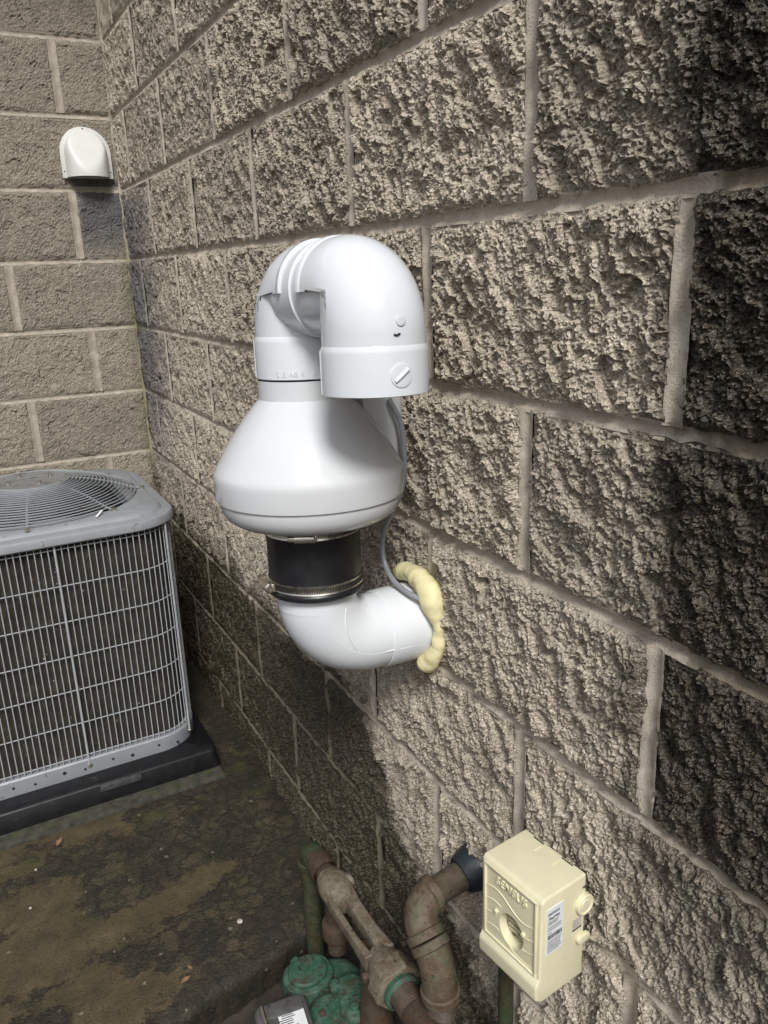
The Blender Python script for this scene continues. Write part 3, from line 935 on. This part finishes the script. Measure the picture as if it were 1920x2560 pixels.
# riser and outlet elbows
RIS = Vector((0, 0, 0)); OUT = Vector((.0145, -.1680, 0))
D = (OUT - RIS).normalized(); SIDE = Vector((D.y, -D.x, 0))
HA = .4815; RB = .0460; ER = .0570; HR = .0592; CR = .0535
def elbow(name, base, dirv, s0, ridge, L):
    """short-turn elbow: upright leg, domed crown, half-round arm that stops in a stepped rim"""
    base = Vector(base); c0 = base + Vector((0, 0, HA))
    sd = Vector((dirv.y, -dirv.x, 0))
    m = MB().bend(base + dirv * RB + Vector((0, 0, HA - RB)), -dirv, Vector((0, 0, 1)), RB, ER, 96, 44)
    # below the axis of the arm the body is just the upright leg
    vv = []
    for q in m.v:
        q = Vector(q)
        if q.z < HA - .0005:
            rel = q - base; d_, s_ = rel.dot(dirv), rel.dot(sd)
            lim = math.sqrt(max(0, ER * ER - s_ * s_))
            if d_ > lim: q = q - dirv * (d_ - lim)
        vv.append(tuple(q))
    m.v = vv
    m.lathe([(ridge, ER), (HA - RB, ER)], 96, origin=(base.x, base.y, 0))
    o = m.obj(name, 'pvc', FAN, weld=False, angle=50)
    a0 = math.atan2(dirv.y, dirv.x)
    MB().lathe([(HA - RB - .004, ER - .0002), (HA - .0003, ER - .0002), (HA - .0003, .01)], 60, origin=(base.x, base.y, 0), a0=a0 - R(80), a1=a0 + R(80)).obj('inner_corner', 'pvc', o, weld=False)
    MB().lathe([(s0 + .001, HR - .0045), (s0, HR - .004), (s0, HR - .0008), (s0 + .0008, HR), (ridge - .004, HR), (ridge - .001, HR - .0003), (ridge + .003, ER), (ridge + .003, HR - .0045), (s0 + .001, HR - .0045)], 72, origin=(base.x, base.y, 0)).obj('socket', 'pvc', o)
    n = 40; vs, fs = [], []
    A0 = -2
    def pt(dl, rr, a):
        return c0 + dirv * dl + sd * (rr * math.cos(a)) + Vector((0, 0, rr * math.sin(a)))
    rows = [(RB - .001, ER - .0001), (L - .0085, ER - .0001), (L - .0070, ER + .0012), (L - .0010, ER + .0014), (L, ER + .0006), (L, CR - .001)]
    for (dl, rr) in rows:
        for i in range(n + 1):
            vs.append(pt(dl, rr, R(A0 + (180 - 2 * A0) * i / n)))
    k = n + 1
    for j in range(len(rows) - 1):
        fs += [(j * k + i, j * k + i + 1, (j + 1) * k + i + 1, (j + 1) * k + i) for i in range(n)]
    # closing strips along the stepped lower edges
    b = len(vs)
    for a in (R(A0), R(180 - A0)):
        vs += [pt(.028, ER - .0016, a), pt(L, ER + .0006, a), pt(L, CR - .001, a), pt(.028, CR - .004, a)]
    fs += [(b, b + 1, b + 2, b + 3), (b + 7, b + 6, b + 5, b + 4)]
    arm_o = MB().add(vs, fs).obj('half_round_arm', 'pvc', o, weld=False, angle=40)
    return o
el_r = elbow('riser_elbow', RIS, D, .3785, .427, .062)
el_o = elbow('outlet_elbow', OUT, -D, .3700, .4190, .066)
# horizontal link between the two elbows
def cyl(p0, p1, prof, name, parent, mat='pvc', a0=0, a1=360):
    p0, p1 = Vector(p0), Vector(p1); ax = (p1 - p0).normalized()
    u = Vector((0, 0, 1)); w = ax.cross(u)
    vs, fs = [], []; seg = 56
    for t, r in prof:
        for i in range(seg):
            a = R(a0 + (a1 - a0) * i / (seg if a1 - a0 == 360 else seg - 1))
            vs.append(p0 + (p1 - p0) * t + u * (r * math.cos(a)) + w * (r * math.sin(a)))
    for j in range(len(prof) - 1):
        fs += [(j * seg + i, j * seg + (i + 1) % seg, (j + 1) * seg + (i + 1) % seg, (j + 1) * seg + i) for i in range(seg if a1 - a0 == 360 else seg - 1)]
    return MB().add(vs, fs).obj(name, mat, parent)
p0 = RIS + D * .036 + Vector((0, 0, HA)); p1 = OUT - D * .036 + Vector((0, 0, HA))
cyl(p0, p1, [(0, CR + .0016), (.455, CR + .0016), (.46, CR + .0024), (.482, CR + .0024), (.487, CR), (1, CR)], 'connecting_pipe', FAN)
cyl(RIS + D * .004 + Vector((0, 0, HA)), OUT - D * .004 + Vector((0, 0, HA)), [(0, CR - .0002), (1, CR - .0002)], 'pipe_underside', FAN, a0=92, a1=268)
# moulded marks: disc with a bar, small round dot, parting line
def disc_mark(base, s, nrm_ang, r, bar):
    nrm = Vector((math.cos(nrm_ang), math.sin(nrm_ang), 0)); t = Vector((-nrm.y, nrm.x, 0))
    c = Vector(base) + Vector((0, 0, s))
    rr = HR if bar else ER
    def onc(du, dz, up):
        a = du / rr
        return c + (nrm * math.cos(a) + t * math.sin(a)) * (rr + up) + Vector((0, 0, dz))
    vs, fs = [], []; n = 28
    for (q, upv) in ((1.0, -.0005), (1.0, .0010), (.93, .0012), (.5, .0012), (0.02, .0012)):
        for i in range(n):
            a = 2 * math.pi * i / n
            vs.append(onc(r * q * math.cos(a), r * q * math.sin(a), upv))
    for j in range(4):
        fs += [(j * n + i, j * n + (i + 1) % n, (j + 1) * n + (i + 1) % n, (j + 1) * n + i) for i in range(n)]
    par = el_o if base is OUT else el_r
    d = MB().add(vs, fs).obj('moulded_disc', 'pvc', par)
    if bar:
        vv = [onc(k * math.cos(R(38)), k * math.sin(R(38)), .0014) for k in np.linspace(-r * .78, r * .78, 10)]
        MB().tube(vv, .0021, 8).obj('moulded_bar', 'pvc', d)
disc_mark(OUT, .392, R(-90), .0125, True)
disc_mark(OUT, .447, R(-88), .0055, False)
disc_mark(RIS, .403, R(-86), .0125, True)
for base, par, s0, s1, rr in ((OUT, el_o, .371, .417, HR), (RIS, el_r, .380, .425, HR)):
    a = VIEW - R(80)
    MB().tube([Vector(base) + Vector((rr * math.cos(a), rr * math.sin(a), s)) for s in (s0, s1)], .0008, 6).obj('parting_line', 'pvc', par)
MB().tube([OUT + Vector((HR * 0 + .0005, -ER - .0008, .434)), OUT + Vector((-.004, -ER - .0006, .4325)), OUT + Vector((-.0065, -ER - .0002, .4335))], .0011, 6).obj('black_fleck', 'slot', el_o)
# raised lettering on the riser socket
word = 'SEWER &'
a_start = VIEW - R(28)
for i, ch in enumerate(word):
    if ch == ' ': continue
    a = a_start + R(7.4 * i)
    nrm = Vector((math.cos(a), math.sin(a), 0)); X = Vector((-nrm.y, nrm.x, 0))
    text_mesh(ch, .0085, .0006, 'pvc', el_r, nrm * (HR + .0002) + Vector((0, 0, .383)), X, (0, 0, 1), name='lettering')

# expanding foam around the pipe at the wall
def foam():
    pts = [(-.020, -1.725, .815), (-.019, -1.742, .822), (-.018, -1.765, .826), (-.018, -1.788, .825), (-.018, -1.806, .818), (-.018, -1.819, .806), (-.017, -1.826, .788), (-.015, -1.829, .770), (-.014, -1.830, .752), (-.015, -1.829, .734), (-.018, -1.822, .718), (-.020, -1.808, .704), (-.018, -1.796, .700)]
    rad = [.010, .0145, .0155, .0165, .0175, .018, .0150, .0095, .0085, .0105, .0155, .0175, .011]
    P = [Vector(p) for p in pts]; N_ = 150
    path, rr = [], []
    for k in range(N_):
        t = k / (N_ - 1) * (len(P) - 1); i = min(int(t), len(P) - 2); f = t - i
        p_1 = P[max(i - 1, 0)]; p2 = P[min(i + 2, len(P) - 1)]; a, b_ = P[i], P[i + 1]
        q = .5 * ((2 * a) + (b_ - p_1) * f + (2 * p_1 - 5 * a + 4 * b_ - p2) * f * f + (3 * a - p_1 - 3 * b_ + p2) * f ** 3)
        path.append(q); r0 = rad[i] * (1 - f) + rad[i + 1] * f
        r0 *= .92 + .05 * math.sin(k * .11 + 2 * math.sin(k * .037))
        e = min(k, N_ - 1 - k) / 7
        rr.append(max(.001, r0 * math.sqrt(min(1, 1 - (1 - min(1, e)) ** 2))))
    m = MB().tube(path, rr, 22)
    v = np.array([tuple(q) for q in m.v])
    d = .0032 * perlin(v[:, 1] / .026 + 3, v[:, 2] / .026) + .0018 * perlin(v[:, 1] / .013 + v[:, 0] / .05, v[:, 2] / .013) + .0006 * perlin(v[:, 1] / .005, v[:, 2] / .005 + v[:, 0] / .005)
    cen = np.repeat(np.array([tuple(q) for q in path]), 22, 0)
    dirn = v - cen; dirn /= np.linalg.norm(dirn, axis=1, keepdims=True) + 1e-9
    m.v = [tuple(q) for q in v + dirn * d[:, None]]
    return m
tag(foam().obj('expanding_foam', 'foam', None, angle=80), 'pale yellow lump of expanding foam where the white pipe enters the wall', 'foam')
# rest of the foam on the hidden side
# grey power cable
def spline(P, n):
    P = [Vector(p) for p in P]; out = []
    for k in range(n):
        t = k / (n - 1) * (len(P) - 1); i = min(int(t), len(P) - 2); f = t - i
        p_1 = P[max(i - 1, 0)]; p2 = P[min(i + 2, len(P) - 1)]; a, b_ = P[i], P[i + 1]
        out.append(.5 * ((2 * a) + (b_ - p_1) * f + (2 * p_1 - 5 * a + 4 * b_ - p2) * f * f + (3 * a - p_1 - 3 * b_ + p2) * f ** 3))
    return out
cab = [(-.058, -1.786, 1.085), (-.0465, -1.795, 1.055), (-.044, -1.798, 1.02), (-.043, -1.796, .985), (-.045, -1.787, .955), (-.049, -1.770, .925), (-.050, -1.748, .895), (-.050, -1.738, .868), (-.050, -1.742, .843), (-.050, -1.764, .824), (-.045, -1.792, .814), (-.033, -1.812, .806), (-.024, -1.818, .802)]
tag(MB().tube(spline(cab, 60), .0037, 12, flat=.8).obj('power_cable', 'cable', None), 'grey electric cable curving from the white fan into the yellow foam', 'cable')

# ------------------------------------------------------------------ beige radio transmitter box
TX = thing('meter_transmitter', 'beige plastic transmitter box with a white barcode sticker on its side', 'transmitter box', (-.036, -2.111, .462), (0, 0, R(6.8)))
DW, DY, DZ = .070, .094, .140
def txbody():
    m = MB()
    # side profile (x, z), front is -x; a wider foot at the bottom
    prof = [(0, 0), (-.066, 0), (-.0755, .007), (-.0760, .026), (-.0705, .034), (-.0700, .136), (-.066, DZ), (0, DZ)]
    n = len(prof); y0, y1 = -DY / 2, DY / 2
    m.add([(x, y0, z) for x, z in prof] + [(x, y1, z) for x, z in prof],
          [tuple(range(n)), tuple(range(2 * n - 1, n - 1, -1))] + [(i, n + i, n + (i + 1) % n, (i + 1) % n) for i in range(n)])
    return m
bodyo = txbody().obj('case', 'beige', TX, bevel=.0055, segs=4)
# raised frame round the face, leaving a recessed panel
fr = MB()
fx = -.0712
for (c, d) in (((fx, 0, .1338), (.0030, .084, .0026)), ((fx, DY / 2 - .0070, .0845), (.0030, .0026, .098)), ((fx, -DY / 2 + .0070, .0845), (.0030, .0026, .098)), ((fx, 0, .0365), (.0030, .084, .0026))):
    fr.box(c, d)
fr.obj('face_frame', 'beige', TX, bevel=.0008, weld=False)
for k in range(4):
    zz_ = .1015 - .018 * k
    pts = []
    for i in range(30):
        t = i / 29; y = DY / 2 - .009 - t * (DY - .018)
        z = zz_ + .0065 * math.sin(t * 2 * math.pi * .95 + .3) - .004 * t
        if k >= 1 and math.hypot(y, z - .068) < .0225: 
            if len(pts) > 1: MB().tube(pts, .0009, 6).obj('wave_ridge', 'beige', TX)
            pts = []; continue
        if .040 < z < .131: pts.append((-.0703, y, z))
    if len(pts) > 1: MB().tube(pts, .0009, 6).obj('wave_ridge', 'beige', TX)
# oval recess cut into the face
cut_me = MB().lathe([(-.09, .0205), (-.0590, .0185), (-.0588, .0)], 40, axis='X', cap0=True).mesh('cutter')
cut_me.transform(Matrix.Diagonal((1, 1, 1.12, 1)))
cut = bpy.data.objects.new('cutter', cut_me); COL.objects.link(cut); cut.parent = TX; cut.location = (0, -.002, .066)
bm_ = bodyo.modifiers.new('recess', 'BOOLEAN'); bm_.operation = 'DIFFERENCE'; bm_.object = cut; bm_.solver = 'EXACT'
bpy.context.view_layer.update()
new = bpy.data.meshes.new_from_object(bodyo.evaluated_get(bpy.context.evaluated_depsgraph_get()))
bodyo.modifiers.clear(); bodyo.data = new
new.shade_smooth(); new.set_sharp_from_angle(angle=R(24))
bpy.data.objects.remove(cut)
MB().lathe([(-.0600, .0188), (-.0594, .0)], 36, axis='X', origin=(0, -.002, .066)).obj('recess_floor', simple('dirty_recess', (.34, .31, .20), .6, var=.15, nscale=200, dirt=((.09, .075, .045), 120, .50, .62)), TX)
for k in range(4):
    MB().box((-.0602, -.002, .056 + .0065 * k), (.0010, .028, .0008)).obj('recess_rib', 'beige', TX)
for s_ in (1, -1):
    MB().tube([(-.0700, s_ * .0215, .078), (-.0735, s_ * .0215, .078)], .0030, 10).obj('dial_lug', 'beige', TX, bevel=.0008)
text_mesh('SENSUS', .0145, .0009, 'beige', TX, (-.0708, -.002, .1165), (0, -1, 0), (0, 0, 1), name='embossed_lettering', align='CENTER', width=1.0, bold=.0001)
# top clips
for s_ in (1, -1):
    MB().box((-.014, s_ * .014, DZ + .0003), (.012, .0012, .0012)).obj('top_rib', 'beige', TX)
    MB().box((-.004, s_ * .022, DZ + .0002), (.0012, .016, .0016)).obj('top_slot', 'slot', TX)
# side fittings on the face towards the viewer
sy = -DY / 2
MB().lathe([(sy + .001, .0128), (sy - .0042, .0128), (sy - .0052, .0120), (sy - .0052, .0108), (sy - .0038, .0102), (sy - .0038, .0075), (sy - .0052, .0068), (sy - .0052, .0)], 36, axis='Y', origin=(-.0045, 0, .1025)).obj('side_boss', 'beige', TX, angle=25)
MB().box((-.0135, sy + .0002, .080), (.0135, .0014, .0135)).obj('side_notch', 'pebble', TX)
MB().box((-.0135, sy - .0002, .0725), (.0140, .0016, .0012)).obj('notch_edge', 'ink', TX)
MB().prism(superround(.020, .0115, .0055, 6), 0, .0055).obj('side_nub', 'beige', TX, bevel=.0015, loc=(-.0045, sy + .0005, .056), rot=(R(90), 0, 0))
MB().box((-.003, sy - .0001, .124), (.006, .0016, .0018)).obj('side_slit', 'ink', TX)
MB().box((-.052, .018, -.0020), (.020, .026, .006)).obj('bottom_tab', 'beige', TX, bevel=.0015)
# sticker
LX0, LX1, LZ0, LZ1 = -.0625, -.0365, .063, .1245
st = MB().box(((LX0 + LX1) / 2, sy - .0003, (LZ0 + LZ1) / 2), (LX1 - LX0, .0007, LZ1 - LZ0)).obj('sticker', 'paper', TX)
yy_ = sy - .00075
text_mesh('sensus', .0068, .0001, 'ink_blue', st, (LX0 + .0016, yy_, LZ1 - .0085), (1, 0, 0), (0, 0, 1), name='sticker_print', bold=.00012)
text_mesh('FlexNet', .0058, .0001, 'ink', st, (LX0 + .0028, yy_, LZ1 - .0150), (1, 0, 0), (0, 0, 1), name='sticker_print', bold=.0001, width=.9)
pr = MB()
def printline(z, w, h, x0=None):
    x = LX0 + .0022 if x0 is None else x0; xe = x + w
    while x < xe:
        l = random.uniform(.0006, .0022); pr.box((x + l / 2, yy_, z), (l, .0002, h)); x += l + .0005
for z, w in ((.1065, .016), (.1040, .013)): printline(z, w, .0011)
for z, w in ((.1000, .019), (.0978, .020), (.0956, .019), (.0920, .006)): printline(z, w, .0007)
x = LX0 + .0022
while x < LX1 - .0022:
    w = random.choice((.0003, .0005, .0008)); pr.box((x + w / 2, yy_, .0868), (w, .0002, .0058)); x += w + random.choice((.0003, .0004, .0006))
for k in range(8): printline(.0812 - .0021 * k, .0205 - (.004 if k == 7 else random.uniform(0, .0015)), .0007)
prt = pr.obj('sticker_print', 'ink', st, weld=False); prt['kind'] = 'stuff'

# green conduit dropping from behind the box
cd = thing('conduit', 'thin mossy green pipe dropping behind the beige box', 'pipe', (-.034, -2.020, -.09))
MB().lathe([(0, .0105), (.60, .0105)], 18).obj('tube', 'greenpipe', cd)
MB().lathe([(.52, .0105), (.521, .0135), (.545, .0135), (.546, .0105)], 18).obj('coupling', 'greenpipe', cd)

# ------------------------------------------------------------------ brown gas pipe out of the wall
GP = thing('gas_pipe', 'rusty brown gas pipe leaving the wall and turning down through two elbows', 'pipe', (0, -1.897, .402))
def gp(x, y, z): return (x, y + 1.897, z - .402)
PRAD = .0205
MB().tube([gp(.02, -1.897, .4045), gp(-.074, -1.897, .388)], PRAD, 28).obj('pipe_run', 'brownpipe', GP)
def soft_path(a, b, c, n=12, k=.5):
    a, b, c = Vector(a), Vector(b), Vector(c)
    return [(a * (1 - t) ** 2 + b * 2 * t * (1 - t) + c * t * t) for t in np.linspace(0, 1, n)]
def fitting(name, path, r, collar, mat, parent):
    m = MB().tube(path, r, 28)
    o = m.obj(name, mat, parent)
    for p_, q in ((path[0], path[1]), (path[-1], path[-2])):
        d = (Vector(q) - Vector(p_)).normalized(); p_ = Vector(p_)
        MB().tube([p_ - d * .001, p_, p_ + d * .011, p_ + d * .013], [collar * .94, collar, collar, r], 28).obj('collar', mat, o)
    return o
e1 = soft_path(gp(-.068, -1.897, .3885), gp(-.108, -1.897, .382), gp(-.104, -1.932, .352))
fitting('elbow', e1, .0245, .0275, 'brownpipe', GP)
e2 = soft_path(gp(-.103, -1.934, .351), gp(-.101, -1.958, .330), gp(-.100, -1.958, .275))
fitting('elbow', e2, .0250, .0280, 'brownpipe', GP)
MB().tube([gp(-.100, -1.958, .285), gp(-.100, -1.958, -.10)], PRAD, 28).obj('down_pipe', 'brownpipe', GP)
MB().tube([gp(-.100, -1.958, .268 - .0014 * k) for k in range(18)], [PRAD + (.0016 if k % 2 else .0003) for k in range(18)], 28).obj('thread', 'rustpipe', GP)
bt = MB().tube([gp(.012, -1.897, .4035), gp(-.006, -1.897, .401), gp(-.020, -1.897, .398), gp(-.024, -1.897, .397)], [.034, .0335, .0285, .0262], 26)
bt.obj('rubber_sleeve', 'boot', GP)

# ------------------------------------------------------------------ gas meter set: riser, valve, meter body
GX, GZ_ = -.125, .238
GM = thing('gas_valve_set', 'mossy gas riser with a pale two-armed valve beside the wall', 'gas valve', (GX, -1.545, -.09))
def gm_(x, y, z): return (x - GX, y + 1.545, z + .09)
MB().tube([gm_(GX, -1.545, -.12), gm_(GX, -1.545, .215)], .0165, 24).obj('riser', 'greenpipe', GM)
ep = soft_path(gm_(GX, -1.545, .200), gm_(GX, -1.545, GZ_ + .004), gm_(GX, -1.585, GZ_))
fitting('elbow', ep, .0205, .0228, 'greenpipe', GM)
MB().lathe([(0, .0225), (.006, .0235), (.030, .0235), (.036, .0225)], 26, axis='Y', origin=gm_(GX, -1.622, GZ_)).obj('coupling', 'rustpipe', GM)
MB().lathe([(0, .0175), (.045, .0175)], 24, axis='Y', origin=gm_(GX, -1.64, GZ_)).obj('nipple', 'rustpipe', GM)
# pale valve body
vb = MB().lathe([(0, .015), (-.004, .0225), (-.016, .0265), (-.030, .0285), (-.048, .0275), (-.062, .0225), (-.075, .017), (-.080, 0)], 30, axis='Y', origin=gm_(GX, -1.630, GZ_)).obj('valve_body', 'valve', GM)
MB().tube([gm_(GX + .018, -1.668, GZ_ + .008), gm_(GX + .030, -1.668, GZ_ + .012)], [.014, .011], 14).obj('valve_boss', 'valve', vb, bevel=.002)
def arm(off, w, h, name):
    m = MB()
    P = [(-1.685, .0), (-1.72, .3), (-1.78, .3), (-1.828, .1)]
    a = [gm_(GX + off * (1 + .2 * k), y, GZ_ - .003) for y, k in P]
    vs = []
    for (x, y, z), s_ in zip(a, (1.25, 1.0, 1.0, 1.35)):
        vs += [(x - w * s_ / 2, y, z - h * s_ / 2), (x + w * s_ / 2, y, z - h * s_ / 2), (x + w * s_ / 2, y, z + h * s_ / 2), (x - w * s_ / 2, y, z + h * s_ / 2)]
    fs = [(j * 4 + i, j * 4 + (i + 1) % 4, (j + 1) * 4 + (i + 1) % 4, (j + 1) * 4 + i) for j in range(3) for i in range(4)]
    fs += [(0, 1, 2, 3), (15, 14, 13, 12)]
    return m.add(vs, fs).obj(name, 'valve', GM, bevel=.003, segs=3)
arm(.009, .021, .026, 'valve_arm')
arm(-.020, .010, .022, 'valve_arm')
MB().lathe([(0, .020), (-.012, .0235), (-.028, .031), (-.036, .0335), (-.040, .0335)], 32, axis='Y', origin=gm_(GX, -1.815, GZ_ - .006)).obj('valve_flange', 'valve', GM)
hexo = [(.0405 * math.cos(R(60 * k + 12)), .0405 * math.sin(R(60 * k + 12))) for k in range(6)]
MB().prism(hexo, 0, .034).obj('hex_nut', 'valve', GM, bevel=.004, segs=3, loc=gm_(GX, -1.852, GZ_ - .008), rot=(R(90), 0, 0))
MB().lathe([(0, .0285), (-.008, .0285), (-.012, .024)], 30, axis='Y', origin=gm_(GX, -1.886, GZ_ - .008)).obj('union_ring', 'greenmeter', GM)
MB().lathe([(-.0016 * k, .0222 if k % 2 else .0208) for k in range(22)] + [(-.036, .0226), (-.15, .0226)], 26, axis='Y', origin=gm_(GX, -1.895, GZ_ - .008)).obj('outlet_pipe', 'rustpipe', GM)
for (x, y, z) in ((GX - .031, -1.842, GZ_ - .006), (GX + .034, -1.828, GZ_ + .004)):
    MB().tube([gm_(x, y, z), gm_(x + (.012 if x > GX else -.010), y, z)], .0080, 6).obj('bolt', 'rustpipe', GM, bevel=.001)
# nipple down to the meter
nip = MB().lathe([(.10, .017), (.128, .017), (.130, .024), (.134, .0255), (.158, .0255), (.162, .024), (.164, .0175), (.225, .0175)], 28, origin=gm_(GX, -1.655, 0)[:2] + (.09,)).obj('drop_nipple', 'rustpipe', GM)
MB().lathe([(-.14, .031), (.075, .031), (.082, .028), (.11, .026), (.15, .022), (.23, .022)], 28, origin=(0, -1.800 + 1.545, .09 - .0)).obj('support_stub', 'rustpipe', GM)

MTR = thing('gas_meter', 'weathered green gas meter body with rusty bolts', 'gas meter', (-.155, -1.69, -.09))
def mt(x, y): return (x + .155, y + 1.69)
def blob(cx, cy, rx, ry, rot=0, n=36, p=2.6, wob=0):
    out = []
    for i in range(n):
        a = 2 * math.pi * i / n
        c, s_ = math.cos(a), math.sin(a)
        x = rx * math.copysign(abs(c) ** (2 / p), c); y = ry * math.copysign(abs(s_) ** (2 / p), s_)
        k = 1 + wob * math.sin(3 * a + 1)
        x, y = x * k, y * k
        out.append((cx + x * math.cos(rot) - y * math.sin(rot), cy + x * math.sin(rot) + y * math.cos(rot)))
    return out
MB().prism(blob(*mt(-.160, -1.735), .066, .115, R(-8), p=3), -.03, .150).obj('meter_body', 'greenmeter', MTR, bevel=.014, segs=4)
MB().prism(blob(*mt(-.182, -1.650), .045, .041, R(10), p=2.2), .05, .163).obj('round_flange', 'greenmeter', MTR, bevel=.005, segs=3)
MB().prism(blob(*mt(-.182, -1.650), .035, .031, R(10), p=2.2), .160, .172).obj('flange_cap', 'greenmeter', MTR, bevel=.005, segs=3)
lobe = [(-.150, -1.700), (-.118, -1.705), (-.104, -1.730), (-.112, -1.772), (-.140, -1.797), (-.166, -1.790), (-.172, -1.765), (-.163, -1.735)]
MB().prism([mt(*q) for q in lobe], .145, .186).obj('cover_plate', 'greenmeter', MTR, bevel=.009, segs=4)
MB().prism(blob(*mt(-.185, -1.765), .040, .060, R(-12), p=2.4), .140, .172).obj('lower_plate', 'greenmeter', MTR, bevel=.010, segs=4)
for (x, y, z, r, mtl) in ((-.150, -1.772, .188, .0085, 'greenmeter'), (-.158, -1.712, .186, .0065, 'greenmeter'), (-.190, -1.612, .160, .006, 'greenmeter'), (-.222, -1.665, .150, .0065, 'slot'), (-.196, -1.745, .173, .0055, 'rustpipe'), (-.208, -1.775, .171, .0065, 'rustpipe'), (-.118, -1.795, .158, .007, 'greenmeter'), (-.225, -1.795, .168, .008, 'greenmeter')):
    bx_, by_ = mt(x, y)
    MB().lathe([(z - .012, r * 1.5), (z - .002, r * 1.5), (z - .001, r), (z + .004, r * .9), (z + .006, 0)], 14, origin=(bx_, by_, 0)).obj('bolt', mtl, MTR)
# wet dirt around the bolts
for k in range(14):
    x = -.19 + random.uniform(-.03, .05); y = -1.705 + random.uniform(-.035, .035)
    bx_, by_ = mt(x, y); s_ = random.uniform(.003, .007)
    m = MB(); m.lathe([(.148, s_), (.150 + s_ * .5, s_ * .8), (.150 + s_ * .9, 0)], 7, origin=(bx_, by_, 0))
    m.obj('dirt_clump', random.choice(['soil', 'rustpipe', 'greyplastic']), MTR)

IDX = thing('meter_index_box', 'dark grey meter box with a white and red sticker at the bottom edge', 'meter box', (-.262, -1.765, -.09), (0, 0, R(-8)))
def idx_outline():
    return superround(.088, .150, .016, 5)
MB().prism(idx_outline(), .0, .186).obj('case', 'greyplastic', IDX, bevel=.008, segs=3)
MB().prism(superround(.070, .028, .006, 4, 0, .052), .184, .190).obj('lid_step', 'greyplastic', IDX, bevel=.002)
MB().tube([(-.030, .066, .188), (-.026, -.04, .189)], .0035, 8).obj('lid_rib', 'steel', IDX)
st2 = MB().box((.012, .020, .1875), (.042, .086, .0012)).obj('sticker', 'paper', IDX)
pr2 = MB()
for k in range(9):
    pr2.box((.004 + random.uniform(-.004, .004), .052 - .004 * k, .1883), (random.uniform(.014, .024), .0014, .0003))
x = -.004
while x < .02:
    w = random.choice((.0006, .001, .0016)); pr2.box((x, .006, .1883), (w, .018, .0003)); x += w + .0009
for k in range(5): pr2.box((.012, -.010 - .003 * k, .1883), (.026, .0012, .0003))
p2 = pr2.obj('sticker_print', 'ink', st2, weld=False); p2['kind'] = 'stuff'
MB().box((-.003, -.012, .1885), (.012, .014, .0005)).obj('red_patch', 'red', st2)

# ------------------------------------------------------------------ small debris on the slab
def leaf(loc, s, rz, label):
    pts = [(0, 0), (.25, .18), (.55, .22), (.8, .10), (1, 0), (.8, -.12), (.5, -.2), (.2, -.15)]
    vs = [(x * s, y * s, .002 + .012 * s / .03 * (abs(y) * .8 + .05 * math.sin(x * 7))) for x, y in pts]
    vs += [(x, y, z - .0006) for x, y, z in vs]
    n = len(pts)
    f = [tuple(range(n)), tuple(range(2 * n - 1, n - 1, -1))] + [(i, n + i, n + (i + 1) % n, (i + 1) % n) for i in range(n)]
    o = MB().add(vs, f).obj('dry_leaf', 'leaf', None, loc=loc, rot=(0, 0, rz))
    tag(o, label, 'leaf')
leaf((-.524, -.975, .001), .030, 1.1, 'small dry brown leaf on the slab close to the black pad')
leaf((-.372, -1.490, .001), .022, .4, 'curled brown leaf scrap near the broken edge of the slab')
leaf((-.345, -1.470, .001), .014, 2.0, 'tiny brown leaf scrap beside a larger one at the slab edge')
def pebble(loc, s, label):
    bm = bmesh.new(); bmesh.ops.create_icosphere(bm, subdivisions=2, radius=s)
    for v in bm.verts:
        v.co *= 1 + random.uniform(-.15, .15); v.co.z *= .6
    me = bpy.data.meshes.new('pebble'); bm.to_mesh(me); bm.free()
    o = link('pebble', me, 'pebble', None, loc); tag(o, label, 'pebble')
pebble((-.230, -1.405, .003), .0062, 'largest pale pebble on the slab beside the green riser')
pebble((-.597, -1.146, .002), .0032, 'small pale pebble on the slab at the left edge')
pebble((-.575, -1.03, .002), .0030, 'small pale pebble on the slab nearest the brown leaf')
